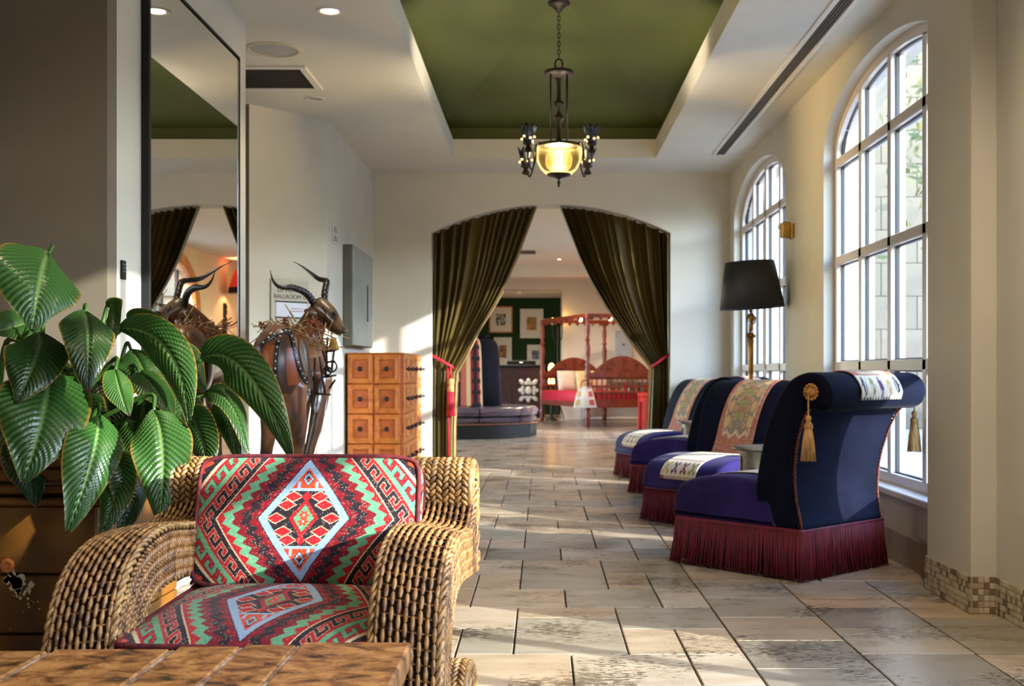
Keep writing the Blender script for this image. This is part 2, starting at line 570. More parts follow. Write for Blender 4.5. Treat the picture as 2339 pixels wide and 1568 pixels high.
# ------------------------------------------------------------------ floor
def travertine(name, scale=1.0, rough=.27, brick=False):
    m, t, b = newmat(name)
    L, N = t.links, t.nodes
    geo = N.new('ShaderNodeNewGeometry')
    mp = N.new('ShaderNodeMapping'); mp.inputs['Scale'].default_value = (1.0, 2.6, 1)
    L.new(geo.outputs['Position'], mp.inputs[0])
    n1 = N.new('ShaderNodeTexNoise'); n1.inputs['Scale'].default_value = 3.2; n1.inputs['Detail'].default_value = 6
    L.new(mp.outputs[0], n1.inputs[0])
    r1 = N.new('ShaderNodeValToRGB')
    r1.color_ramp.elements[0].position = .3; r1.color_ramp.elements[1].position = .7
    r1.color_ramp.elements[0].color = (.36, .305, .235, 1); r1.color_ramp.elements[1].color = (.53, .465, .375, 1)
    L.new(n1.outputs[0], r1.inputs[0])
    oi = N.new('ShaderNodeObjectInfo')
    r2 = N.new('ShaderNodeValToRGB'); r2.color_ramp.interpolation = 'LINEAR'
    for p, c in ((.0, (.55, .56, .55)), (.3, (1.0, .97, .93)), (.55, (.95, .80, .64)), (.8, (1.1, 1.0, .88)), (1, (.80, .80, .76))):
        e = r2.color_ramp.elements[0] if p == 0 else (r2.color_ramp.elements[1] if p == 1 else r2.color_ramp.elements.new(p))
        e.color = (*c, 1)
    L.new(oi.outputs['Random'], r2.inputs[0])
    mu = N.new('ShaderNodeMix'); mu.data_type = 'RGBA'; mu.blend_type = 'MULTIPLY'; mu.inputs[0].default_value = 1
    L.new(r1.outputs[0], mu.inputs[6])
    if not brick:
        L.new(r2.outputs[0], mu.inputs[7])
    else:
        bk = N.new('ShaderNodeTexBrick')
        bk.inputs['Color1'].default_value = (1, .96, .9, 1); bk.inputs['Color2'].default_value = (.8, .74, .66, 1)
        bk.inputs['Mortar'].default_value = (.25, .22, .2, 1)
        bk.inputs['Scale'].default_value = 1; bk.inputs['Brick Width'].default_value = .41
        bk.inputs['Row Height'].default_value = .407; bk.inputs['Mortar Size'].default_value = .004
        L.new(geo.outputs['Position'], bk.inputs[0])
        L.new(bk.outputs[0], mu.inputs[7])
    # dark pits in clusters
    n2 = N.new('ShaderNodeTexNoise'); n2.inputs['Scale'].default_value = 26; n2.inputs['Detail'].default_value = 5; n2.inputs['Roughness'].default_value = .7
    L.new(mp.outputs[0], n2.inputs[0])
    n3 = N.new('ShaderNodeTexNoise'); n3.inputs['Scale'].default_value = 2.1; n3.inputs['Detail'].default_value = 2
    L.new(geo.outputs['Position'], n3.inputs[0])
    ad = N.new('ShaderNodeMath'); ad.operation = 'MULTIPLY_ADD'; ad.inputs[1].default_value = .75
    L.new(n3.outputs[0], ad.inputs[0]); L.new(n2.outputs[0], ad.inputs[2])
    r3 = N.new('ShaderNodeValToRGB')
    r3.color_ramp.elements[1].position = .99
    r3.color_ramp.elements[0].position = .95
    r3.color_ramp.elements[0].color = (1, 1, 1, 1); r3.color_ramp.elements[1].color = (.25, .24, .23, 1)
    L.new(ad.outputs[0], r3.inputs[0])
    mu2 = N.new('ShaderNodeMix'); mu2.data_type = 'RGBA'; mu2.blend_type = 'MULTIPLY'; mu2.inputs[0].default_value = 1
    L.new(mu.outputs[2], mu2.inputs[6]); L.new(r3.outputs[0], mu2.inputs[7])
    L.new(mu2.outputs[2], b.inputs['Base Color'])
    mr = N.new('ShaderNodeMapRange'); mr.inputs[3].default_value = rough - .08; mr.inputs[4].default_value = rough + .12
    L.new(n1.outputs[0], mr.inputs[0]); L.new(mr.outputs[0], b.inputs['Roughness'])
    bp = N.new('ShaderNodeBump'); bp.inputs['Strength'].default_value = .25; bp.inputs['Distance'].default_value = .004
    L.new(r3.outputs[0], bp.inputs['Height'])
    n4 = N.new('ShaderNodeTexNoise'); n4.inputs['Scale'].default_value = 5
    L.new(geo.outputs['Position'], n4.inputs[0])
    b2 = N.new('ShaderNodeBump'); b2.inputs['Strength'].default_value = .12; b2.inputs['Distance'].default_value = .01
    L.new(n4.outputs[0], b2.inputs['Height']); L.new(bp.outputs[0], b2.inputs['Normal'])
    L.new(b2.outputs[0], b.inputs['Normal'])
    b.inputs['Specular IOR Level'].default_value = .6
    return m
M['tile'] = travertine('travertine')
M['tile_far'] = travertine('travertine_beyond', brick=True, rough=.2)
M['grout'] = pm('grout', (.055, .048, .04), (.085, .072, .06), 30, .9)
mb = MB(); mb.box((-1.06, 4.43, -.066), (6.0, 14.88, .1))
floor = struct(mb.build('floor', M['grout'])); floor['label'] = 'stone tiled floor of large and small rectangular slabs'
U, VV = .2048, .2035
X0 = -.1025 - U * 8
NX = 18
D0 = 4.087 - VV * 6
NY = 45
occ = [[None] * NX for _ in range(NY)]
tiles = []
def put(i, j, wd, dp):
    if i < 0 or j < 0 or i + wd > NX or j + dp > NY: return False
    if any(occ[jj][ii] for jj in range(j, j + dp) for ii in range(i, i + wd)): return False
    for jj in range(j, j + dp):
        for ii in range(i, i + wd): occ[jj][ii] = True
    tiles.append((i, j, wd, dp)); return True
for per in range(-1, 8):
    j = 6 + per * 6
    put(8, j, 2, 3); put(8, j + 3, 2, 1); put(7, j + 4, 2, 2); put(9, j + 4, 2, 2)
    put(10, j + 2, 2, 2); put(10, j, 1, 2)
    put(6, j + 2, 2, 2); put(7, j, 1, 2)
tr = random.Random(3)
for j in range(NY):
    for i in range(NX):
        if occ[j][i]: continue
        opts = [(2, 2), (2, 3), (2, 2), (1, 2), (2, 1), (3, 2)]
        tr.shuffle(opts)
        for o_ in opts + [(1, 1)]:
            if put(i, j, *o_): break
tile_me = {}
for (i, j, wd, dp) in tiles:
    x0, y0 = X0 + i * U, D0 + j * VV
    x1, y1 = x0 + wd * U, y0 + dp * VV
    x1 = min(x1, XR); y1 = min(y1, YB + .31); x0 = max(x0, -1.7)
    if x1 - x0 < .03 or y1 - y0 < .03: continue
    key = (round(x1 - x0, 3), round(y1 - y0, 3))
    if key not in tile_me:
        m_ = MB(); m_.box((0, 0, -.009), (key[0] - .008, key[1] - .007, .018), .0025)
        tile_me[key] = m_.mesh('tile')
        tile_me[key].materials.append(M['tile'])
    t_ = bpy.data.objects.new('tile', tile_me[key]); COL.objects.link(t_)
    t_.parent = floor
    t_.location = ((x0 + x1) / 2, (y0 + y1) / 2, tr.uniform(-.0012, .0012))
    t_.rotation_euler = (tr.uniform(-.0015, .0015), tr.uniform(-.0015, .0015), 0)
mb = MB(); mb.box((-1.06, -.075, -.006), (5.88, 5.85, .012)); mb.box((-2.86, 7.2, -.006), (2.3, 8.7, .012))
struct(mb.build('floor_near', M['tile_far']))['label'] = 'stone floor around the tiled walkway'
mb = MB(); mb.box((-.95, 19.50, -.05), (6.9, 15.22, .1))
struct(mb.build('floor_lounge', M['tile_far']))['label'] = 'glossy stone floor of the lounge beyond the archway'

# ------------------------------------------------------------------ baseboards (mosaic near the pilaster)
def mosaic_mat():
    m, t, b = newmat('mosaic')
    L, N = t.links, t.nodes
    oi = N.new('ShaderNodeObjectInfo')
    r = N.new('ShaderNodeValToRGB'); r.color_ramp.interpolation = 'CONSTANT'
    cs = [(0, (.50, .42, .29)), (.3, (.42, .33, .20)), (.5, (.56, .49, .36)), (.7, (.20, .14, .08)), (.82, (.32, .25, .15)), (.93, (.13, .085, .05))]
    for p, c in cs:
        e = r.color_ramp.elements[0] if p == 0 else r.color_ramp.elements.new(p)
        e.color = (*c, 1)
    r.color_ramp.elements.remove(r.color_ramp.elements[-1]) if len(r.color_ramp.elements) > len(cs) else None
    L.new(oi.outputs['Random'], r.inputs[0]); L.new(r.outputs[0], b.inputs['Base Color'])
    b.inputs['Roughness'].default_value = .35
    return m
M['mosaic'] = mosaic_mat()
M['mortar'] = pm('mosaic_mortar', (.40, .35, .26), (.33, .28, .2), 40, .85)
def mosaic_run(name, p0, p1, nrm, parent=None, h=.152):
    p0, p1, nrm = Vector(p0), Vector(p1), Vector(nrm)
    L_ = (p1 - p0).length; d = (p1 - p0).normalized()
    mb = MB()
    ang = math.atan2(d.y, d.x)
    Mx = Matrix.Translation((p0 + p1) / 2 + nrm * .004 + Vector((0, 0, h / 2))) @ Matrix.Rotation(ang, 4, 'Z')
    mb.box((0, 0, 0), (L_, .008, h), 0, Mx)
    base = struct(mb.build(name, M['mortar']))
    nc, nr = max(1, round(L_ / .0255)), 6
    pw, ph = L_ / nc, h / nr
    m_ = MB(); m_.box((0, 0, 0), (pw - .0025, .006, ph - .0025), .001)
    me = m_.mesh('mosaic_tile'); me.materials.append(M['mosaic'])
    for i in range(nc):
        for k in range(nr):
            t_ = bpy.data.objects.new('mosaic_tile', me); COL.objects.link(t_); t_.parent = base
            t_.location = p0 + d * ((i + .5) * pw) + nrm * .0095 + Vector((0, 0, (k + .5) * ph))
            t_.rotation_euler = (0, 0, ang)
    return base
mosaic_run('baseboard_pilaster', (1.775, 5.33, 0), (1.775, 4.765, 0), (-1, 0, 0))['label'] = 'beige mosaic skirting on the pilaster side'
mosaic_run('baseboard_pilaster_end', (1.775, 4.78, 0), (1.87, 4.78, 0), (0, -1, 0))['label'] = 'beige mosaic skirting on the narrow pilaster face'
mosaic_run('baseboard_right', (1.88, 4.765, 0), (1.88, 4.42, 0), (-1, 0, 0))['label'] = 'beige mosaic skirting at the right edge of the photo'
M['stone_base'] = pm('stone_skirting', (.34, .24, .15), (.24, .16, .09), 8, .4)
M['tan_base'] = pm('tan_skirting', (.52, .42, .29), (.45, .36, .25), 8, .4)
mb = MB()
mb.box((1.868, 8.46, .08), (.02, 6.2, .16), .002)
struct(mb.build('baseboard_windows', M['stone_base']))
mb = MB()
mb.box((-1.402, YB - .01, .075), (.57, .02, .15), .002); mb.box((1.58, YB - .01, .075), (.58, .02, .15), .002)
struct(mb.build('baseboard_back', M['tan_base']))
mb = MB(); mb.box((-1.68, 10.3, .075), (.02, 2.4, .15), .002)
struct(mb.build('baseboard_left', M['tan_base']))

# ------------------------------------------------------------------ windows
def make_window(c, n, lab):
    top = warch(c)
    root = bpy.data.objects.new('window_%d' % n, None); COL.objects.link(root)
    root.location = (XR + .075, c, ZSILL); struct(root)
    root['label'] = lab
    X = lambda x, y, z: (x - XR - .075, y - c, z - ZSILL)
    # outer frame following the arch
    mb = MB()
    N_ = 44
    path = [(c - HW, ZSILL)] + [(c + HW * math.cos(math.pi * (1 - i / N_)), ZSPR + RISE * math.sin(math.pi * i / N_)) for i in range(N_ + 1)] + [(c + HW, ZSILL)]
    fw = .055
    inn = []
    for i, (y, z) in enumerate(path):
        if z <= ZSPR + 1e-6:
            inn.append((y + (fw if y < c else -fw), z))
        else:
            ny, nz_ = (y - c) / HW ** 2, (z - ZSPR) / RISE ** 2
            l_ = math.hypot(ny, nz_); inn.append((y - fw * ny / l_, max(ZSPR, z - fw * nz_ / l_)))
    for i in range(len(path) - 1):
        a, b = path[i], path[i + 1]; a2, b2 = inn[i], inn[i + 1]
        v = [X(x, p[0], p[1]) for x in (XR + .075, XR + .17) for p in (a, b, b2, a2)]
        mb.add(v, [(0, 1, 2, 3), (7, 6, 5, 4), (0, 4, 5, 1), (3, 2, 6, 7)])
    mb.box(X(XR + .1225, c, ZSILL + .035), (.095, 2 * HW - .02, .07), .004)
    mb.build('frame', M['frame_white'], root)
    def bar_at(name, y0, y1, z0, z1):
        m_ = MB(); m_.box(X(XR + .1175, (y0 + y1) / 2, (z0 + z1) / 2), (.085, abs(y1 - y0), z1 - z0), .005)
        return m_.build(name, M['frame_white'], root)
    pitch = 2 * HW / 4
    ms = [c - HW + pitch * k for k in (1, 2, 3)]
    zs = [1.036, 1.734, 2.385]
    for y in ms:
        bar_at('mullion', y - .03, y + .03, ZSILL + .07, top(y) - .045)
    for z in zs:
        hw_ = HW - .05 if z < ZSPR else HW * .9
        bar_at('transom', c - hw_, c + hw_, z - .03, z + .03)
    # panes with black gaskets
    ys = [c - HW + .055] + [v for y in ms for v in (y - .03, y + .03)] + [c + HW - .055]
    zl = [ZSILL + .07] + [v for z in zs for v in (z - .03, z + .03)] + [9]
    for k in range(4):
        y0, y1 = ys[2 * k], ys[2 * k + 1]
        for r in range(4):
            z0, z1 = zl[2 * r], zl[2 * r + 1]
            S = 10
            tops = []
            for i in range(S + 1):
                y = y0 + (y1 - y0) * i / S
                q = max(0, 1 - ((y - c) / (HW - .055)) ** 2)
                tops.append((y, min(z1, ZSPR + (RISE - .055) * math.sqrt(q) if z1 > 3 else z1)))
            poly = [(y0, z0), (y1, z0)] + [p for p in reversed(tops) if p[1] > z0 + .01]
            if len(poly) < 3: continue
            v = [X(XR + .12 + t, p[0], p[1]) for t in (0, .012) for p in poly]
            nn = len(poly)
            f = [tuple(range(nn)), tuple(range(2 * nn - 1, nn - 1, -1))] + [(i, (i + 1) % nn, nn + (i + 1) % nn, nn + i) for i in range(nn)]
            m_ = MB(); m_.add(v, f)
            pn = m_.build('pane', M['pane'], root)
            m_ = MB()
            for i in range(nn):
                a, b = poly[i], poly[(i + 1) % nn]
                m_.bar(X(XR + .115, *a), X(XR + .115, *b), .016, .02, 0, (1, 0, 0))
            m_.build('gasket', M['gasket'], pn)
    m_ = MB(); m_.box(X(XR + .03, c, ZSILL - .005), (.13, 2 * HW + .04, .035), .006)
    m_.build('sill', M['white_trim'], root)
    return root
for k, (c, w_) in enumerate(WIN):
    make_window(c, k + 1, {'near': 'near arched window with sixteen panes between pilaster and wall light', 'far': 'far arched window behind the black floor lamp', 'side': 'arched window beyond the right edge', 'rear': 'arched window behind the viewer'}[w_])

# arched glazed door of the lounge, seen only in the mirror
M['orange_wood'] = pm('orange_wood', rgb(206, 128, 62), rgb(180, 100, 44), 6, .5)
door = bpy.data.objects.new('door_1', None); COL.objects.link(door); door.location = (FX1, DC, 0); struct(door)
door['label'] = 'arched glazed door with orange timber surround'
mb = MB()
N_ = 30
oth = [(-DHW, 0), ] + [(-DHW * math.cos(math.pi * i / N_), 2.0 + .72 * math.sin(math.pi * i / N_)) for i in range(N_ + 1)] + [(DHW, 0)]
oo = [(p[0] * 1.2, 2.0 + (p[1] - 2.0) * 1.25 if p[1] > 2 else p[1]) for p in oth]
for i in range(len(oth) - 1):
    v = [(x, p[0], p[1]) for x in (-.04, .02) for p in (oth[i], oth[i + 1], oo[i + 1], oo[i])]
    mb.add(v, [(0, 1, 2, 3), (7, 6, 5, 4), (0, 4, 5, 1), (3, 2, 6, 7)])
mb.build('surround', M['orange_wood'], door)
for y in (-.75, 0, .75):
    m_ = MB(); m_.box((.12, y, 1.3), (.05, .07, 2.6), .005); m_.build('stile', M['iron'], door)
for z in (.5, 1.0, 1.5, 2.0):
    m_ = MB(); m_.box((.12, 0, z), (.04, 2.44, .035), .004); m_.build('rail', M['iron'], door)
mb = MB(); mb.box((.12, 0, 1.0), (.012, 2.46, 2.0)); mb.build('pane', M['pane'], door)

# ------------------------------------------------------------------ outdoors
M['stone_block'] = pm('pale_stone', (.15, .13, .092), (.125, .107, .078), 1.5, .85, bump=.1, bscale=8, rand=.07)
M['paving'] = pm('street_paving', (.40, .38, .34), (.34, .325, .30), .6, .85)
mb = MB(); mb.box((40, 22, -.25), (75.0, 90, .1))
tag(mb.build('pavement', M['paving']), 'pale grey paving outside the windows', 'pavement')
bld = thing('stone_building', 'pale stone building of large blocks outside the arched windows', 'building', (15, 24, -.2))
mb = MB(); mb.box((0, 3, 7), (22, 5.5, 14.0)); mb.build('wall', M['mortar'], bld)
m_ = MB(); m_.box((0, 0, 0), (1.488, .3, .682), .008); bme = m_.mesh('stone_block'); bme.materials.append(M['stone_block'])
for r in range(17):
    for k in range(12):
        x = -10.2 + k * 1.5 + (.75 if r % 2 else 0)
        if x > 4: continue
        o = bpy.data.objects.new('stone_block', bme); COL.objects.link(o); o.parent = bld; o.location = (x, .2, .35 + r * .69)
# unseen terrace added across the street to block low sky from the windows
M['render_wall'] = pm('street_render', (.42, .36, .28), (.36, .31, .24), .8, .85)
ter = thing('sky_blocker_terrace', 'unseen low terrace added across the street to block low sky', 'building', (20, 2, -.2))
mb = MB(); mb.box((3, -8, 2.6), (6, 44, 5.2)); mb.build('wall', M['render_wall'], ter)
mb = MB(); mb.box((2.9, -8, 5.3), (6.4, 44.4, .2)); mb.build('parapet', M['render_wall'], ter)
for k in range(12):
    for z in (1.2, 3.7):
        mb = MB(); mb.box((-.02, -28 + k * 3.6, z), (.08, 1.1, 1.5), .01); mb.build('window', pm('dark_glazing', (.03, .035, .045), rough=.1) if 'dark_glazing' not in bpy.data.materials else bpy.data.materials['dark_glazing'], ter)
# glass door bay and trunk-dark column seen through the windows
tree = thing('street_tree', 'leafy street tree in front of the pale stone building', 'tree', (7.6, 20.5, -.195))
mb = MB(); mb.tube([(0, 0, 0), (.05, 0, 2), (0, .1, 4.2), (.2, .1, 6)], [.16, .13, .11, .05], 10); mb.build('trunk', pm('bark', (.12, .08, .05), (.07, .05, .03), 20, .9), tree, True)
mb = MB(); lr = random.Random(5)
for i in range(500):
    p = Vector((lr.gauss(0, 1.0), lr.gauss(0, 1.0), lr.gauss(5.4, .9)))
    q = Vector((lr.uniform(-1, 1), lr.uniform(-1, 1), lr.uniform(-1, 1))).normalized(); r_ = q.orthogonal().normalized()
    mb.quad(p - q * .14, p + r_ * .06, p + q * .14, p - r_ * .06)
mb.build('foliage', pm('tree_leaf', rgb(58, 66, 26), rgb(84, 84, 34), 3, .6), tree)
# ------------------------------------------------------------------ kilim pattern (flat woven print)
def srgb_arr(c):
    return np.array(lin(tuple(x / 255 for x in c)), np.float32)
KC = dict(red=(178, 24, 34), dred=(128, 16, 30), black=(38, 26, 36), green=(104, 168, 128), blue=(150, 178, 205), cream=(226, 208, 170), orange=(214, 72, 34))
KC = {k: srgb_arr(v) for k, v in KC.items()}

def kilim(u, v, seed=1):
    """u, v in about [-1, 1] -> linear rgb. A stepped diamond medallion inside zigzag and hooked bands."""
    rs = np.random.RandomState(seed)
    sh = u.shape
    C = np.empty(sh + (3,), np.float32)
    x = (u - .02 * np.sin(3 * v)) / .405
    y = v / .93
    ax, ay = np.abs(x), np.abs(y)
    s = ax + ay
    t = ax - ay
    tri = np.abs(((v * 6.6) % 1.0) - .5) * 2
    tri2 = np.abs(((v * 6.6 + .5) % 1.0) - .5) * 2
    zs = s + .16 * (tri - .5)
    C[:] = KC['red']
    # bands outside the medallion
    C[(zs > 1.04) & (zs < 1.22)] = KC['dred']
    C[(zs > 1.22) & (zs < 1.42)] = KC['black']
    C[(zs > 1.42) & (zs < 1.62)] = KC['dred']
    C[(zs > 1.62) & (zs < 1.84)] = KC['green']
    C[(zs > 1.84) & (s < 1.98)] = KC['red']
    C[(s > 1.98) & (s < 2.01)] = KC['cream']
    def hooks(lo, hi, col, edge, period, bg):
        q = (s - lo) / (hi - lo)
        m = (q >= 0) & (q <= 1)
        p = (t / period) % 1.0
        body = (q < .30) | ((p > .08) & (p < .30) & (q < .92)) | ((q > .72) & (q < .92) & (p > .08) & (p < .80)) | ((p > .60) & (p < .80) & (q > .50) & (q < .92))
        fat = (q < .33) | ((p > .045) & (p < .335) & (q < .96)) | ((q > .68) & (q < .96) & (p > .045) & (p < .835)) | ((p > .565) & (p < .835) & (q > .46) & (q < .96))
        C[m] = bg
        C[m & fat] = edge
        C[m & body] = col
    hooks(2.01, 2.44, KC['black'], KC['cream'] * .7 + KC['red'] * .3, .46, KC['red'])
    C[(s > 2.42) & (s < 2.50)] = KC['red']
    hooks(2.50, 2.95, KC['green'], KC['black'], .50, KC['red'])
    C[(s > 2.92) & (s < 3.0)] = KC['red']
    C[(s > 3.0) & (s < 3.10)] = KC['cream']
    C[(s > 3.10) & (zs < 3.3)] = KC['black']
    C[(zs > 3.3)] = KC['orange']
    # medallion
    C[s < 1.05] = KC['black']
    C[s < 1.02] = KC['blue']
    inn = s < .86
    C[inn] = KC['orange']
    hx = inn & (ay < .50)
    C[hx] = KC['blue']
    h2 = inn & (ay < .45) & (s < .83)
    C[h2] = KC['black']
    # red lozenges with pale rims inside the dark hexagon
    for cy in (-.36, -.22, 0, .22, .36):
        for cx in ((-.30, .30) if abs(cy) > .3 else ((-.42, .42) if abs(cy) > .1 else (-.62, .62))):
            dd = np.abs(x - cx) / .20 + np.abs(y - cy) / .085
            C[h2 & (dd < 1.15)] = KC['cream']
            C[h2 & (dd < .98)] = KC['red']
    for cy in (-.36, .36):
        dd = np.abs(x) / .12 + np.abs(y - cy) / .09
        C[h2 & (dd < 1)] = KC['red']
    g = ax / .30 + ay / .30
    C[g < 1.1] = KC['red']
    C[g < .80] = KC['black']
    C[g < .76] = KC['green']
    for cy in (-.055, .055):
        rr = np.hypot(x, (y - cy) * 1.6)
        an = np.arctan2((y - cy) * 1.6, x)
        C[(rr < .105 + .03 * np.cos(6 * an)) & (g < .76)] = KC['orange']
        C[(rr < .032) & (g < .76)] = KC['blue']
    # hooks in the diamond's points
    for sg in (-1, 1):
        yy = y * sg
        m = inn & (yy > .50)
        C[m & (np.abs(x) < .04) & (yy < .80) & (yy > .66)] = KC['black']
        ring = np.abs(np.abs(x) * 1.5 + np.abs(yy - .66) * 1.6 - .14)
        C[m & (ring < .035)] = KC['blue']
        C[m & (np.abs(ring - .05) < .014)] = KC['black']
        C[m & (np.abs(np.abs(x) - .20) < .03) & (yy < .62)] = KC['blue']
    # wear: pale abraded threads and dark speckle
    nz = rs.rand(*sh)
    big = (np.sin(u * 9 + 2 * np.sin(v * 7)) * np.cos(v * 11 + u * 5) + 1) / 2
    wearm = nz < (.015 + .07 * big ** 2)
    C[wearm] = C[wearm] * .55 + KC['cream'] * .45
    C[nz > .97] *= .6
    rows = (.86 + .14 * rs.rand(sh[0], 1, 1)).astype(np.float32)
    return C * rows

M['kilim'] = attrmat('kilim_cloth', bscale=520, bump=.25)
M['piping'] = pm('maroon_piping', rgb(120, 30, 34), rgb(70, 20, 34), 60, .8)

def cushion(name, W, Hh, T, parent, bulge=.05, nu=300, nv=190, pat=None, corner=.12, seed=1):
    """box cushion in local XY (W x Hh), thickness along Z; dense front face carries the weave pattern"""
    uu = np.linspace(-1, 1, nu); vv = np.linspace(-1, 1, nv)
    Ug, Vg = np.meshgrid(uu, vv)
    def outline(Ug, Vg):
        a, b = corner * min(W, Hh) / W, corner * min(W, Hh) / Hh
        X_ = Ug * (1 - a * .5 * np.abs(Vg) ** 8 * np.abs(Ug) ** 3)
        Y_ = Vg * (1 - b * .5 * np.abs(Ug) ** 8 * np.abs(Vg) ** 3)
        return X_ * W / 2, Y_ * Hh / 2
    X_, Y_ = outline(Ug, Vg)
    dome = (1 - np.abs(Ug) ** 3.5) ** .8 * (1 - np.abs(Vg) ** 3.5) ** .8
    Z_ = T / 2 + bulge * dome
    P = np.stack([X_, Y_, Z_], -1)
    C = kilim(Ug, Vg, seed) if pat is None else pat(Ug, Vg)
    o = grid_obj(name, P, C, M['kilim'], parent)
    # boxing band and underside
    nb = 160
    per = []
    for i in range(nb):
        a = 4.0 * i / nb
        if a < 1: per.append((-1 + 2 * a, -1))
        elif a < 2: per.append((1, -1 + 2 * (a - 1)))
        elif a < 3: per.append((1 - 2 * (a - 2), 1))
        else: per.append((-1, 1 - 2 * (a - 3)))
    per = np.array(per)
    ox, oy = outline(per[:, 0], per[:, 1])
    rows = []
    zz = np.linspace(T / 2, -T / 2, 9)
    for z in zz:
        k = 1 + .03 * math.cos(math.pi * z / T)
        rows.append(np.stack([ox * k, oy * k, np.full(nb, z)], -1))
    Pb = np.stack(rows)
    sl = np.linspace(0, 1, nb)[None, :].repeat(9, 0)
    band = kilim((sl * 9) % 2 - 1, (zz[:, None] / T * .8 + .75).repeat(nb, 1), 3)
    grid_obj('boxing', Pb, band, M['kilim'], o, closed_u=True)
    m_ = MB(); ring = [(float(a), float(b), -T / 2) for a, b in zip(ox, oy)]
    m_.add(ring + [(0, 0, -T / 2 - bulge * .4)], [(i, (i + 1) % nb, nb) for i in range(nb)]); m_.build('underside', M['piping'], o, 'all')
    for z in (T / 2, -T / 2):
        m_ = MB(); m_.tube([(float(a) * 1.012, float(b) * 1.012, z) for a, b in zip(ox, oy)], .0065, 6, closed=True)
        m_.build('piping', M['piping'], o, 'all')
    return o

# ------------------------------------------------------------------ wicker armchair
def wicker_mat(name, c1, c2, rough=.42):
    m = pm(name, c1, c2, 34, rough, bump=.25, bscale=160, thr=(.3, .7), detail=5, spec=.6, coat=.25)
    return m
M['wicker'] = wicker_mat('wicker', rgb(184, 134, 76), rgb(76, 42, 18))
M['wicker_rope'] = wicker_mat('wicker_rope', rgb(200, 158, 98), rgb(98, 60, 28))
M['wicker_dark'] = pm('wicker_core', rgb(44, 27, 14), rgb(28, 17, 9), 20, .8)

wc = thing('wicker_armchair', 'woven wicker armchair with rolled arms and red kilim cushions in the foreground', 'armchair', (-.645, 2.95, 0), math.radians(-3))
def wl(y, z):  # chair profile given in room depth -> local
    return (y - 2.95, z)
TOP = [wl(*p) for p in ((2.53, .0), (2.53, .2), (2.545, .36), (2.595, .49), (2.70, .572), (2.86, .60), (3.04, .583), (3.16, .585), (3.245, .635), (3.275, .70))]
LOW = [wl(*p) for p in ((2.665, .0), (2.665, .2), (2.675, .33), (2.715, .415), (2.79, .462), (2.90, .478), (3.05, .468), (3.18, .455), (3.27, .45), (3.30, .44))]
top3 = resample(catmull([Vector((0, y, z)) for y, z in TOP], 10), n=60)
low3 = resample(catmull([Vector((0, y, z)) for y, z in LOW], 10), n=60)

def vbraid(mb, path, nrm_fn, width, pitch, thick):
    """plaited braid: pairs of slanted ellipsoid strands along a path"""
    pts = resample(path, step=pitch)
    for i in range(len(pts)):
        a = pts[max(0, i - 1)]; b = pts[min(len(pts) - 1, i + 1)]
        t = (b - a).normalized()
        n = nrm_fn(i / max(1, len(pts) - 1), pts[i]).normalized()
        s = t.cross(n).normalized()
        for sg in (-1, 1):
            d = (t * .78 + s * sg * -.62).normalized()
            w_ = n.cross(d).normalized()
            c = pts[i] + s * sg * width * .25 + n * thick * .5 + t * (pitch * .25 * sg)
            mb.ell(c, w_ * width * .21, n * thick, d * pitch * .92, 6, 4)

def rope(mb, path, r, pitch, n=5):
    pts = resample(path, step=pitch / 8)
    for ph in (0, math.pi):
        out = []
        for i, p in enumerate(pts):
            a = pts[max(0, i - 1)]; b = pts[min(len(pts) - 1, i + 1)]
            t = (b - a).normalized()
            u = t.cross(Vector((1, 0, 0)))
            if u.length < .2: u = t.cross(Vector((0, 0, 1)))
            u.normalize(); v = t.cross(u)
            an = 2 * math.pi * i / 8 + ph
            out.append(p + (u * math.cos(an) + v * math.sin(an)) * r * .62)
        mb.tube(out, r * .68, n)

